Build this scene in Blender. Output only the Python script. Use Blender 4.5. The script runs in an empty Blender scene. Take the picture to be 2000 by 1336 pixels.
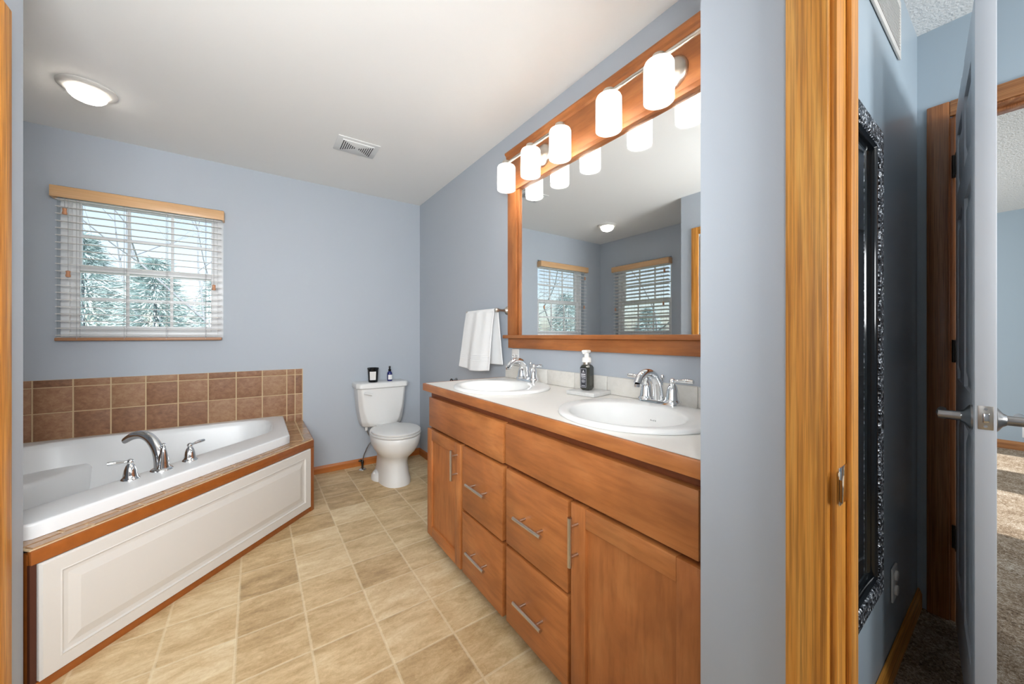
import bpy, bmesh, math, random
from mathutils import Vector, Matrix
R = math.radians
random.seed(7)
S = bpy.context.scene
COL = S.collection

# ------------------------------------------------------------------ camera
cam = bpy.data.objects.new('camera', bpy.data.cameras.new('camera'))
COL.objects.link(cam)
cam.location = (0, 0, 1.161)
cam.rotation_euler = (R(90), 0, -math.atan2(500, 709))
cam.data.sensor_width = 36
cam.data.lens = 709 / 2000 * 36
cam.data.shift_y = -12 / 2000
cam.data.clip_start = 0.02
S.camera = cam
# ------------------------------------------------------------------ colour management
S.view_settings.view_transform = 'Standard'
S.view_settings.look = 'None'
S.view_settings.gamma = 1
S.view_settings.exposure = 0.12
S.view_settings.use_curve_mapping = False
S.cycles.use_denoising = True
S.cycles.max_bounces = 10
S.cycles.diffuse_bounces = 6
S.cycles.transparent_max_bounces = 24
S.cycles.sample_clamp_indirect = 60
# ------------------------------------------------------------------ sky and sun
world = bpy.data.worlds.new('sky')
S.world = world
world.use_nodes = True
wn = world.node_tree.nodes
wl = world.node_tree.links
sky = wn.new('ShaderNodeTexSky')
sky.sky_type = 'NISHITA'
sky.sun_disc = False
sky.sun_elevation = R(35)
sky.sun_rotation = R(180)
sky.air_density = 1.0
sky.dust_density = 1.5
hs = wn.new('ShaderNodeHueSaturation')
hs.inputs['Saturation'].default_value = .6
wl.new(sky.outputs[0], hs.inputs['Color'])
wl.new(hs.outputs[0], wn['Background'].inputs[0])
wn['Background'].inputs[1].default_value = 0.205


def lamp(name, kind, loc, energy, col=(1, 1, 1), size=None, aim=None, size_y=None):
    d = bpy.data.lights.new(name, kind)
    d.energy = energy
    d.color = col
    if kind == 'AREA':
        d.size = size
        if size_y:
            d.shape = 'RECTANGLE'
            d.size_y = size_y
    elif kind in ('POINT', 'SPOT') and size is not None:
        d.shadow_soft_size = size
    o = bpy.data.objects.new(name, d)
    COL.objects.link(o)
    o.location = loc
    if aim is not None:
        v = Vector(aim) - Vector(loc)
        o.rotation_euler = v.to_track_quat('-Z', 'Y').to_euler()
    return o


sun = lamp('sun_light', 'SUN', (4, -6, 6), 9.0, (1, .98, .95))
sun.rotation_euler = (R(55), 0, 0)          # shines towards +y, 35 degrees high
sun.data.angle = R(.6)
# unseen fill lights added to brighten the rooms, besides the photographer's flash
lamp('fill_light', 'AREA', (-.25, -.05, 1.48), 35, (.935, .97, 1), .8, (-.05, 2.2, 1.50)).data.spread = R(132)
lamp('flash_light', 'AREA', (.30, -1.45, 1.85), 15, (.93, .97, 1), .30, (1.5, .3, 1.3))
lamp('hall_fill', 'AREA', (1.55, -1.7, 1.5), 36, (.95, .98, 1), .7, (1.5, -.5, 2.5))  # fill added to lift the dark hall
lamp('bedroom_fill', 'AREA', (4.4, 2.3, 1.6), 85, (.9, .95, 1), 1.6, (4.4, -1, 1.2))  # added bedroom fill, no fixture there

# ------------------------------------------------------------------ helpers


def lin(h):
    h = h.lstrip('#')
    c = [int(h[i:i + 2], 16) / 255 for i in (0, 2, 4)]
    return tuple(x / 12.92 if x <= .04045 else ((x + .055) / 1.055) ** 2.4 for x in c) + (1,)


def new_mat(name):
    m = bpy.data.materials.new(name)
    m.use_nodes = True
    nt = m.node_tree
    return m, nt, nt.nodes, nt.links, nt.nodes['Principled BSDF']


def ramp(n, stops):
    r = n.new('ShaderNodeValToRGB')
    e = r.color_ramp.elements
    while len(e) < len(stops):
        e.new(.5)
    for el, (p, c) in zip(e, stops):
        el.position = p
        el.color = lin(c) if isinstance(c, str) else c
    return r


def coords(n, l, scale=(1, 1, 1), kind='Object', rot=(0, 0, 0)):
    tc = n.new('ShaderNodeTexCoord')
    mp = n.new('ShaderNodeMapping')
    mp.inputs['Scale'].default_value = scale
    mp.inputs['Rotation'].default_value = rot
    l.new(tc.outputs[kind], mp.inputs[0])
    return mp.outputs[0]


def noise(n, l, vec, scale, detail=4, rough=.5, dist=0.):
    t = n.new('ShaderNodeTexNoise')
    t.inputs['Scale'].default_value = scale
    t.inputs['Detail'].default_value = detail
    t.inputs['Roughness'].default_value = rough
    t.inputs['Distortion'].default_value = dist
    if vec is not None:
        l.new(vec, t.inputs['Vector'])
    return t


def bump(n, l, b, height, strength=.2, dist=.01):
    bp = n.new('ShaderNodeBump')
    bp.inputs['Strength'].default_value = strength
    bp.inputs['Distance'].default_value = dist
    l.new(height, bp.inputs['Height'])
    l.new(bp.outputs[0], b.inputs['Normal'])
    return bp


def plain(name, col, rough=.5, metal=0., spec=.5, mottle=0., bscale=0., bstr=.1, bdist=.002, coat=0., emit=None, estr=0., vary=20):
    m, nt, n, l, b = new_mat(name)
    c = lin(col)
    b.inputs['Base Color'].default_value = c
    b.inputs['Roughness'].default_value = rough
    b.inputs['Metallic'].default_value = metal
    b.inputs['Specular IOR Level'].default_value = spec
    b.inputs['Coat Weight'].default_value = coat
    v = coords(n, l)
    if mottle:
        t = noise(n, l, v, vary, 5, .6)
        lo = tuple(x * (1 - mottle) for x in c[:3]) + (1,)
        hi = tuple(min(1, x * (1 + mottle)) for x in c[:3]) + (1,)
        r = ramp(n, [(.3, lo), (.7, hi)])
        l.new(t.outputs[0], r.inputs[0])
        l.new(r.outputs[0], b.inputs['Base Color'])
    if bscale:
        t2 = noise(n, l, v, bscale, 3, .6)
        bump(n, l, b, t2.outputs[0], bstr, bdist)
    if emit:
        b.inputs['Emission Color'].default_value = lin(emit)
        b.inputs['Emission Strength'].default_value = estr
    return m


def wood(name, dark, mid, light, axis, scale=9., pore=.0, rough=.38, stretch=.07, dist=1.2, bstr=.05, coat=.15, blotch=.0):
    m, nt, n, l, b = new_mat(name)
    sc = [1., 1., 1.]
    sc[axis] = stretch
    v = coords(n, l, tuple(sc))
    t = noise(n, l, v, scale, 6, .55, dist)
    r = ramp(n, [(.25, dark), (.5, mid), (.75, light)])
    l.new(t.outputs[0], r.inputs[0])
    out = r.outputs[0]
    sc2 = [1., 1., 1.]
    sc2[axis] = stretch * .35
    v2 = coords(n, l, tuple(sc2))
    t2 = noise(n, l, v2, scale * 14, 3, .6)
    if pore:
        r2 = ramp(n, [(.36, (1 - pore, 1 - pore * 1.1, 1 - pore * 1.2, 1)), (.56, (1, 1, 1, 1))])
        l.new(t2.outputs[0], r2.inputs[0])
        mx = n.new('ShaderNodeMix')
        mx.data_type = 'RGBA'
        mx.blend_type = 'MULTIPLY'
        mx.inputs['Factor'].default_value = 1
        l.new(out, mx.inputs['A'])
        l.new(r2.outputs[0], mx.inputs['B'])
        out = mx.outputs['Result']
    if blotch:
        t3 = noise(n, l, coords(n, l), 5, 3, .5)
        r3 = ramp(n, [(.35, (1 - blotch, 1 - blotch, 1 - blotch, 1)), (.65, (1, 1, 1, 1))])
        l.new(t3.outputs[0], r3.inputs[0])
        mx = n.new('ShaderNodeMix')
        mx.data_type = 'RGBA'
        mx.blend_type = 'MULTIPLY'
        mx.inputs['Factor'].default_value = 1
        l.new(out, mx.inputs['A'])
        l.new(r3.outputs[0], mx.inputs['B'])
        out = mx.outputs['Result']
    l.new(out, b.inputs['Base Color'])
    b.inputs['Roughness'].default_value = rough
    b.inputs['Coat Weight'].default_value = coat
    b.inputs['Coat Roughness'].default_value = .2
    bump(n, l, b, t2.outputs[0], bstr, .002)
    return m


def M_math(n, l, op, a, bb=None, c=None):
    x = n.new('ShaderNodeMath')
    x.operation = op
    for i, k in enumerate((a, bb, c)):
        if k is None:
            continue
        if isinstance(k, (int, float)):
            x.inputs[i].default_value = k
        else:
            l.new(k, x.inputs[i])
    return x.outputs[0]


# ------------------------------------------------------------------ materials
M = {}
M['wall'] = plain('blue_grey_paint', '#b1b8c0', .62, bscale=260, bstr=.05, bdist=.001)
M['hall_wall'] = plain('hall_blue_paint', '#a3b1bb', .34, bscale=220, bstr=.06, bdist=.001)
M['ceiling'] = plain('ceiling_white', '#ecebe8', .85, bscale=60, bstr=.10, bdist=.003)
M['hall_ceiling'] = plain('textured_ceiling_white', '#e6e6e4', .9, bscale=85, bstr=.7, bdist=.008)
M['white_paint'] = plain('white_paint', '#d3cfc9', .4)
M['white_gloss'] = plain('white_porcelain', '#e6e6e4', .24, coat=.0)
M['acrylic'] = plain('white_acrylic', '#e4e5e5', .32, coat=.0)
M['plastic'] = plain('white_plastic', '#dededc', .35)
M['vinyl_white'] = plain('white_vinyl', '#eeeeee', .4)
M['slat'] = plain('white_slat', '#e2deda', .45)
M['laminate'] = plain('white_laminate', '#e6e3dd', .3)
M['chrome'] = plain('chrome', '#e6e8ea', .06, 1.)
M['nickel'] = plain('brushed_nickel', '#cfc8be', .3, 1.)
M['dark_metal'] = plain('dark_bronze', '#4b4845', .35, 1.)
M['satin'] = plain('satin_nickel_lever', '#aaa8a6', .3, 1.)
M['black'] = plain('black_gloss', '#0c0f12', .12)
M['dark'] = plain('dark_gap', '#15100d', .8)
M['cobalt'] = plain('cobalt_glass', '#141f63', .08, coat=.5)
M['label'] = plain('white_label', '#e9e8e6', .6, mottle=.04, vary=300)
M['label_grey'] = plain('label_print_grey', '#9a9a9a', .6)
M['soap_body'] = plain('dark_green_soap', '#34352e', .1, coat=.6)
M['soap_label'] = plain('charcoal_label', '#2c2f38', .4)
M['print_white'] = plain('white_print', '#d9dade', .5)
M['pump'] = plain('pump_white', '#f0eee8', .3)
M['grout_white'] = plain('pale_grout', '#d7d4cd', .7)
M['towel'] = plain('white_terry', '#eff0f0', .95, bscale=420, bstr=.5, bdist=.004)
M['oak_v'] = wood('oak_vertical', '#ab6720', '#da9338', '#eeb45c', 2, 20, .40, .45, .045, 1.8, .05, .0)
M['oak_x'] = wood('oak_along_x', '#ab6720', '#da9338', '#eeb45c', 0, 20, .40, .45, .045, 1.8, .05, .0)
M['oak_y'] = wood('oak_along_y', '#ab6720', '#da9338', '#eeb45c', 1, 20, .40, .45, .045, 1.8, .05, .0)
M['hall_oak'] = wood('hall_oak_vertical', '#84502a', '#a2683e', '#c08a5c', 2, 26, .45, .36, .035, .9)
M['hall_oak_y'] = wood('hall_oak_along_y', '#8c5730', '#aa7244', '#c8935f', 1, 26, .4, .36, .035, .9)
M['maple_y'] = wood('maple_along_y', '#a05e2d', '#b56e38', '#c58148', 1, 4.5, .16, .42, .32, 2.2, .02, .06, .22)
M['maple_v'] = wood('maple_vertical', '#a05e2d', '#b56e38', '#c58148', 2, 4.5, .16, .42, .32, 2.2, .02, .06, .22)
M['maple_shadow'] = plain('maple_shadow_edge', '#4a2416', .5)
M['frame_shade'] = plain('shaded_maple_frame', '#7d4323', .5, mottle=.1, vary=30)  # maple with the shade of the gaps between fronts put into its colour
M['trim_x'] = wood('stained_trim_x', '#9c561f', '#b5692b', '#c67e3d', 0, 14, .15, .35, .05)
M['trim_y'] = wood('stained_trim_y', '#9c561f', '#b5692b', '#c67e3d', 1, 14, .15, .35, .05)
M['trim_d'] = plain('stained_trim', '#95521e', .35, mottle=.12, coat=.2, vary=30)
M['val'] = wood('light_oak_valance', '#cf9f6e', '#d9ac7c', '#e3bb90', 0, 16, .1, .45, .05)
M['rail'] = plain('brown_bottom_rail', '#ab7d5c', .4)
M['tassel'] = plain('tassel_wood', '#c98f6a', .5)
M['cord'] = plain('grey_cord', '#a9a9ab', .7)
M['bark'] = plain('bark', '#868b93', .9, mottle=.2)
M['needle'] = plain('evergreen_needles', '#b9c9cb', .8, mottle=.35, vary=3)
M['grass'] = plain('lawn', '#7f8a63', .9, mottle=.2, vary=2)
M['marble'] = plain('grey_marble', '#cdcdcb', .25, mottle=.14, vary=14)
M['door_grey'] = plain('door_white', '#c9ccd1', .38)

# mirror glass
m, nt, n, l, b = new_mat('mirror_silver')
b.inputs['Base Color'].default_value = (.86, .885, .885, 1)
b.inputs['Metallic'].default_value = 1
b.inputs['Roughness'].default_value = .012
M['mirror'] = m
# window glass
m, nt, n, l, b = new_mat('window_glass')
tr = n.new('ShaderNodeBsdfTransparent')
tr.inputs[0].default_value = (.95, .975, .98, 1)
gl = n.new('ShaderNodeBsdfGlossy')
gl.inputs['Roughness'].default_value = .02
fr = n.new('ShaderNodeFresnel')
fr.inputs[0].default_value = 1.3
mx = n.new('ShaderNodeMixShader')
l.new(fr.outputs[0], mx.inputs[0])
l.new(tr.outputs[0], mx.inputs[1])
l.new(gl.outputs[0], mx.inputs[2])
l.new(mx.outputs[0], n['Material Output'].inputs[0])
M['glass'] = m


def emissive(name, col, strength):
    m, nt, n, l, b = new_mat(name)
    b.inputs['Base Color'].default_value = (.8, .8, .8, 1)
    b.inputs['Roughness'].default_value = .35
    b.inputs['Emission Color'].default_value = lin(col)
    b.inputs['Emission Strength'].default_value = strength
    return m


m, nt, n, l, b = new_mat('lit_opal_glass')
tl = n.new('ShaderNodeBsdfTranslucent')
tl.inputs[0].default_value = (.97, .965, .95, 1)
b.inputs['Base Color'].default_value = (.85, .85, .84, 1)
b.inputs['Roughness'].default_value = .25
b.inputs['Emission Color'].default_value = lin('#fff6e8')
b.inputs['Emission Strength'].default_value = .25
mx = n.new('ShaderNodeMixShader')
mx.inputs[0].default_value = .12
l.new(tl.outputs[0], mx.inputs[1])
l.new(b.outputs[0], mx.inputs[2])
l.new(mx.outputs[0], n['Material Output'].inputs[0])
M['shade'] = m
M['dome'] = M['shade']

# black hammered frame with silver glints painted on random cells
m, nt, n, l, b = new_mat('hammered_black_frame')
vo = n.new('ShaderNodeTexVoronoi')
vo.inputs['Scale'].default_value = 150
l.new(coords(n, l), vo.inputs['Vector'])
sc_ = n.new('ShaderNodeSeparateColor')
l.new(vo.outputs['Color'], sc_.inputs[0])
r = ramp(n, [(.35, '#1b1d21'), (.75, '#70757d'), (.97, '#d5d9de')])
l.new(sc_.outputs[0], r.inputs[0])
l.new(r.outputs[0], b.inputs['Base Color'])
b.inputs['Metallic'].default_value = .6
b.inputs['Roughness'].default_value = .3
bump(n, l, b, vo.outputs['Distance'], 1., .006)
M['hammered'] = m

# ceramic tile with per tile variation (random per island)


def tile_mat(name, stops, rough=.35):
    m, nt, n, l, b = new_mat(name)
    ge = n.new('ShaderNodeNewGeometry')
    t = noise(n, l, coords(n, l, (1, 1, 1.3)), 34, 6, .7, .4)
    ad = M_math(n, l, 'MULTIPLY_ADD', ge.outputs['Random Per Island'], .34, -.17)
    s = M_math(n, l, 'ADD', t.outputs[0], ad)
    r = ramp(n, stops)
    l.new(s, r.inputs[0])
    l.new(r.outputs[0], b.inputs['Base Color'])
    b.inputs['Roughness'].default_value = rough
    bump(n, l, b, t.outputs[0], .08, .003)
    return m


M['tile'] = tile_mat('brown_ceramic', [(.2, '#76523b'), (.5, '#946a4d'), (.8, '#ab8766')], .6)
M['deck_tile'] = tile_mat('deck_ceramic', [(.2, '#8f6a4c'), (.5, '#a5815f'), (.8, '#b8977a')], .09)
M['grout'] = plain('sand_grout', '#cdb48f', .8)
M['cream_tile'] = tile_mat('cream_ceramic', [(.2, '#d2cfc8'), (.5, '#dcd9d2'), (.8, '#e3e0da')], .25)

# vinyl floor in stone squares
m, nt, n, l, b = new_mat('vinyl_stone_squares')
tc = n.new('ShaderNodeTexCoord')
sp = n.new('ShaderNodeSeparateXYZ')
l.new(tc.outputs['Object'], sp.inputs[0])
u = M_math(n, l, 'DIVIDE', M_math(n, l, 'SUBTRACT', sp.outputs[0], .400), .231)
v = M_math(n, l, 'DIVIDE', M_math(n, l, 'SUBTRACT', sp.outputs[1], 1.519), .2287)
fu = M_math(n, l, 'FLOOR', u)
fv = M_math(n, l, 'FLOOR', v)
pu = M_math(n, l, 'ABSOLUTE', M_math(n, l, 'SUBTRACT', M_math(n, l, 'FRACT', u), .5))
pv = M_math(n, l, 'ABSOLUTE', M_math(n, l, 'SUBTRACT', M_math(n, l, 'FRACT', v), .5))
edge = M_math(n, l, 'MAXIMUM', pu, pv)            # .5 on the joint
nz = noise(n, l, tc.outputs['Object'], 60, 3, .6)
edge2 = M_math(n, l, 'ADD', edge, M_math(n, l, 'MULTIPLY_ADD', nz.outputs[0], .024, -.012))
cb = n.new('ShaderNodeCombineXYZ')
l.new(fu, cb.inputs[0])
l.new(fv, cb.inputs[1])
wnz = n.new('ShaderNodeTexWhiteNoise')
wnz.noise_dimensions = '2D'
l.new(cb.outputs[0], wnz.inputs['Vector'])
vs = n.new('ShaderNodeVectorMath')
vs.operation = 'MULTIPLY'
l.new(tc.outputs['Object'], vs.inputs[0])
vs.inputs[1].default_value = (.42, 1.15, 1)
va = n.new('ShaderNodeVectorMath')
va.operation = 'MULTIPLY_ADD'
l.new(wnz.outputs['Color'], va.inputs[0])
va.inputs[1].default_value = (9, 9, 9)
l.new(vs.outputs[0], va.inputs[2])
t1 = noise(n, l, va.outputs[0], 13, 9, .74, .35)
tv = noise(n, l, tc.outputs['Object'], 48, 6, .7, 1.6)
t1b = M_math(n, l, 'ADD', t1.outputs[0], M_math(n, l, 'MULTIPLY_ADD', tv.outputs[0], .30, -.15))
s = M_math(n, l, 'ADD', t1b, M_math(n, l, 'MULTIPLY_ADD', wnz.outputs['Value'], .20, -.10))
r = ramp(n, [(.25, '#9f835b'), (.42, '#bfa276'), (.56, '#d4ba8f'), (.75, '#e8d6b1')])
l.new(s, r.inputs[0])
gm = ramp(n, [(.474, (0, 0, 0, 1)), (.488, (1, 1, 1, 1))])
l.new(edge2, gm.inputs[0])
mxx = n.new('ShaderNodeMix')
mxx.data_type = 'RGBA'
l.new(M_math(n, l, 'MULTIPLY', gm.outputs[0], .42), mxx.inputs['Factor'])
l.new(r.outputs[0], mxx.inputs['A'])
mxx.inputs['B'].default_value = lin('#eadbb9')
l.new(mxx.outputs['Result'], b.inputs['Base Color'])
b.inputs['Roughness'].default_value = .42
hh = M_math(n, l, 'SUBTRACT', M_math(n, l, 'MULTIPLY', t1.outputs[0], .25), M_math(n, l, 'MULTIPLY', gm.outputs[0], .6))
bump(n, l, b, hh, .25, .004)
M['floor'] = m

# carpet
m, nt, n, l, b = new_mat('shag_carpet')
t1 = noise(n, l, coords(n, l), 85, 6, .8, 1.0)
t2 = noise(n, l, coords(n, l), 6, 3, .5)
s = M_math(n, l, 'MULTIPLY_ADD', t2.outputs[0], .25, -.125)
s = M_math(n, l, 'ADD', t1.outputs[0], s)
r = ramp(n, [(.36, '#5f4832'), (.5, '#b1987b'), (.64, '#ebe0cf')])
l.new(s, r.inputs[0])
l.new(r.outputs[0], b.inputs['Base Color'])
b.inputs['Roughness'].default_value = 1
bump(n, l, b, t1.outputs[0], 1., .02)
M['carpet'] = m


# ------------------------------------------------------------------ mesh builder
class MB:
    def __init__(self):
        self.bm = bmesh.new()

    def _faces(self, vs, faces, mat, smooth=True):
        out = []
        for f in faces:
            try:
                fc = self.bm.faces.new([vs[i] for i in f])
                fc.material_index = mat
                fc.smooth = smooth
                out.append(fc)
            except ValueError:
                pass
        return out

    def box(self, x0, x1, y0, y1, z0, z1, bev=0., mat=0, mtx=None, seg=2):
        cs = [(x, y, z) for z in (z0, z1) for y in (y0, y1) for x in (x0, x1)]
        if mtx is not None:
            cs = [mtx @ Vector(c) for c in cs]
        vs = [self.bm.verts.new(c) for c in cs]
        fs = self._faces(vs, [(0, 2, 3, 1), (4, 5, 7, 6), (0, 1, 5, 4), (2, 6, 7, 3), (0, 4, 6, 2), (1, 3, 7, 5)], mat)
        if bev > 0:
            es = list({e for f in fs for e in f.edges})
            r_ = bmesh.ops.bevel(self.bm, geom=es, offset=bev, segments=seg, profile=.5, affect='EDGES', clamp_overlap=True)
            for f in r_['faces']:
                f.material_index = mat
                f.smooth = True
        return self

    def loft(self, loops, closed=True, cap0=True, cap1=True, mat=0):
        rows = [[self.bm.verts.new(p) for p in lp] for lp in loops]
        n_ = len(rows[0])
        for a, c in zip(rows, rows[1:]):
            for i in range(n_ if closed else n_ - 1):
                j = (i + 1) % n_
                self._faces([a[i], a[j], c[j], c[i]], [(0, 1, 2, 3)], mat)
        if cap0:
            self._faces(rows[0], [tuple(range(n_))[::-1]], mat)
        if cap1:
            self._faces(rows[-1], [tuple(range(n_))], mat)
        return self

    def lathe(self, prof, c=(0, 0, 0), seg=32, mat=0, axis='z', cap=True, sy=1.):
        loops = []
        for r_, h in prof:
            lp = []
            for k in range(seg):
                a = 2 * math.pi * k / seg
                p = (r_ * math.cos(a), r_ * math.sin(a) * sy, h)
                if axis == 'x':
                    p = (p[2], p[0], p[1])
                elif axis == 'y':
                    p = (p[1], p[2], p[0])
                lp.append((c[0] + p[0], c[1] + p[1], c[2] + p[2]))
            loops.append(lp)
        return self.loft(loops, True, cap, cap, mat)

    def tube(self, pts, rad, seg=14, mat=0, sub=6, flat=1.):
        pts = [Vector(p) for p in pts]
        rads = rad if isinstance(rad, (list, tuple)) else [rad] * len(pts)
        if sub > 1 and len(pts) > 2:
            P, Q = [], []
            for i in range(len(pts) - 1):
                p0 = pts[max(i - 1, 0)]
                p1, p2 = pts[i], pts[i + 1]
                p3 = pts[min(i + 2, len(pts) - 1)]
                for k in range(sub):
                    t = k / sub
                    P.append(.5 * ((2 * p1) + (p2 - p0) * t + (2 * p0 - 5 * p1 + 4 * p2 - p3) * t * t + (3 * p1 - p0 - 3 * p2 + p3) * t ** 3))
                    Q.append(rads[i] * (1 - t) + rads[i + 1] * t)
            P.append(pts[-1])
            Q.append(rads[-1])
            pts, rads = P, Q
        loops = []
        up = None
        for i, p in enumerate(pts):
            d = (pts[min(i + 1, len(pts) - 1)] - pts[max(i - 1, 0)]).normalized()
            if up is None:
                up = Vector((0, 0, 1)) if abs(d.z) < .9 else Vector((0, 1, 0))
            s_ = d.cross(up).normalized()
            up = s_.cross(d).normalized()
            loops.append([p + (s_ * math.cos(2 * math.pi * k / seg) + up * flat * math.sin(2 * math.pi * k / seg)) * rads[i] for k in range(seg)])
        return self.loft(loops, True, True, True, mat)

    def cyl(self, p0, p1, r_, seg=20, mat=0):
        return self.tube([p0, p1], r_, seg, mat, 1)

    def ball(self, c, r_, s_=(1, 1, 1), mat=0, seg=20, ring=12):
        loops = []
        for i in range(1, ring):
            th = math.pi * i / ring
            loops.append([(c[0] + s_[0] * r_ * math.sin(th) * math.cos(2 * math.pi * k / seg), c[1] + s_[1] * r_ * math.sin(th) * math.sin(2 * math.pi * k / seg), c[2] + s_[2] * r_ * math.cos(th)) for k in range(seg)])
        return self.loft(loops, True, True, True, mat)

    def prism(self, poly, z0, z1, mat=0, bev=0.):
        a = [self.bm.verts.new((x, y, z0)) for x, y in poly]
        c = [self.bm.verts.new((x, y, z1)) for x, y in poly]
        n_ = len(poly)
        fs = self._faces(a, [tuple(range(n_))[::-1]], mat) + self._faces(c, [tuple(range(n_))], mat)
        for i in range(n_):
            j = (i + 1) % n_
            fs += self._faces([a[i], a[j], c[j], c[i]], [(0, 1, 2, 3)], mat)
        if bev:
            es = list({e for f in fs for e in f.edges})
            r_ = bmesh.ops.bevel(self.bm, geom=es, offset=bev, segments=2, profile=.5, affect='EDGES', clamp_overlap=True)
            for f in r_['faces']:
                f.material_index = mat
        return self

    def quad(self, pts, mat=0):
        self._faces([self.bm.verts.new(p) for p in pts], [tuple(range(len(pts)))], mat, False)
        return self

    def build(self, name, mats, parent=None, angle=35, recalc=True):
        if recalc:
            bmesh.ops.recalc_face_normals(self.bm, faces=self.bm.faces[:])
        me = bpy.data.meshes.new(name)
        off = Vector((0, 0, 0))
        p = parent
        while p is not None:
            off += p.location
            p = p.parent
        if off.length > 0:
            bmesh.ops.translate(self.bm, verts=self.bm.verts[:], vec=-off)
        self.bm.to_mesh(me)
        self.bm.free()
        for m_ in (mats if isinstance(mats, (list, tuple)) else [mats]):
            me.materials.append(m_)
        me.set_sharp_from_angle(angle=R(angle))
        o = bpy.data.objects.new(name, me)
        COL.objects.link(o)
        if parent is not None:
            o.parent = parent
        return o


def tag(o, label=None, cat=None, group=None, kind=None):
    if label:
        o['label'] = label
    if cat:
        o['category'] = cat
    if group:
        o['group'] = group
    if kind:
        o['kind'] = kind
    return o


def thing(name, label, cat, loc=(0, 0, 0), group=None, kind=None):
    o = bpy.data.objects.new(name, None)
    COL.objects.link(o)
    o.location = loc
    o.empty_display_size = .05
    return tag(o, label, cat, group, kind)


def struct(o, label=None, cat=None):
    return tag(o, label, cat, None, 'structure')


def dup(root, loc, rz, label=None):
    r_ = root.copy()
    COL.objects.link(r_)
    r_.location = loc
    r_.rotation_euler = (0, 0, rz)
    if label:
        r_['label'] = label
    for ch in list(root.children):
        c = ch.copy()
        COL.objects.link(c)
        c.parent = r_
        for g in list(ch.children):
            d = g.copy()
            COL.objects.link(d)
            d.parent = c
    return r_


def rounded(poly, rads, seg=6):
    out = []
    n_ = len(poly)
    for i in range(n_):
        p = Vector(poly[i])
        a = (Vector(poly[i - 1]) - p)
        c = (Vector(poly[(i + 1) % n_]) - p)
        r_ = rads[i] if isinstance(rads, (list, tuple)) else rads
        if r_ <= 0:
            out.append(tuple(p))
            continue
        ang = a.angle(c)
        d = min(r_ / math.tan(ang / 2), a.length * .48, c.length * .48)
        p0 = p + a.normalized() * d
        p1 = p + c.normalized() * d
        for k in range(seg + 1):
            t = k / seg
            out.append(tuple((1 - t) ** 2 * p0 + 2 * t * (1 - t) * p + t * t * p1))
    return out


def polar(poly, c, n_=96):
    """star-shaped resample of a polygon as seen from c"""
    out = []
    m_ = len(poly)
    for k in range(n_):
        a = 2 * math.pi * k / n_
        dx, dy = math.cos(a), math.sin(a)
        best = None
        for i in range(m_):
            x1, y1 = poly[i][0] - c[0], poly[i][1] - c[1]
            x2, y2 = poly[(i + 1) % m_][0] - c[0], poly[(i + 1) % m_][1] - c[1]
            den = dx * (y2 - y1) - dy * (x2 - x1)
            if abs(den) < 1e-12:
                continue
            t = (x1 * (y2 - y1) - y1 * (x2 - x1)) / den
            s_ = (x1 * dy - y1 * dx) / den
            if t > 0 and -1e-6 <= s_ <= 1 + 1e-6 and (best is None or t < best):
                best = t
        out.append((c[0] + dx * best, c[1] + dy * best))
    return out


X1, Y1, XL, H = 1.317, 3.44, -1.33, 2.44
JX = -.607

# ================================================================== SETTING
# floors
f = MB()
f.box(-1.48, 1.45, .39, 3.59, -.1, 0).box(-.72, .81, -1.82, .39, -.1, 0)
struct(f.build('floor', M['floor']))
f = MB()
f.box(.81, 2.37, -2.32, .39, -.1, .006).box(2.37, 6.42, -2.32, 2.62, -.1, .006)
struct(f.build('floor_hall', M['carpet']))
# ceilings
f = MB()
f.box(-1.48, 1.45, .33, 3.59, H, H + .12).box(-.72, .81, -1.82, .33, H, H + .12)
struct(f.build('ceiling', M['ceiling']))
f = MB()
f.box(.81, 2.37, -2.32, .33, H, H + .12).box(2.37, 6.42, -2.32, 2.62, H, H + .12)
struct(f.build('ceiling_hall', M['hall_ceiling']))


def holed_wall(name, axis, a0, a1, t0, t1, holes, mat, z1=H):
    """wall along axis ('x' or 'y') from a0 to a1, thickness t0..t1, with holes (h0,h1,zb,zt)"""
    w = MB()

    def bx(p, q, zb, zt):
        if q - p < 1e-5 or zt - zb < 1e-5:
            return
        if axis == 'x':
            w.box(p, q, t0, t1, zb, zt)
        else:
            w.box(t0, t1, p, q, zb, zt)
    cur = a0
    for h0, h1, zb, zt in sorted(holes):
        bx(cur, h0, 0, z1)
        bx(h0, h1, 0, zb)
        bx(h0, h1, zt, z1)
        cur = h1
    bx(cur, a1, 0, z1)
    bmesh.ops.remove_doubles(w.bm, verts=w.bm.verts[:], dist=1e-5)
    return struct(w.build(name, mat))


WC, LC, WH = -.60, 2.775, .402      # window centres and half width
holed_wall('wall_far', 'x', -1.48, 1.45, Y1, Y1 + .15, [(WC - WH, WC + WH, 1.15, 2.09)], M['wall'])
holed_wall('wall_left', 'y', 1.70, Y1, XL - .15, XL, [(LC - WH, LC + WH, 1.15, 2.09)], M['wall'])
w = MB()
w.box(X1, 1.45, .30, Y1, 0, H)
struct(w.build('wall_right', M['wall']))
# jog: closet block on the left with a door in its side
w = MB()
w.box(XL, JX, 1.725, 1.845, 0, H).box(JX - .12, JX, 1.680, 1.725, 0, H)
w.box(JX - .12, JX, -1.82, .86, 0, H).box(JX - .12, JX, .86, 1.680, 2.07, H)
struct(w.build('wall_jog', M['wall']))
w = MB()
w.box(JX, .87, -1.82, -1.7, 0, H)
struct(w.build('wall_back', M['wall']))
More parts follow.
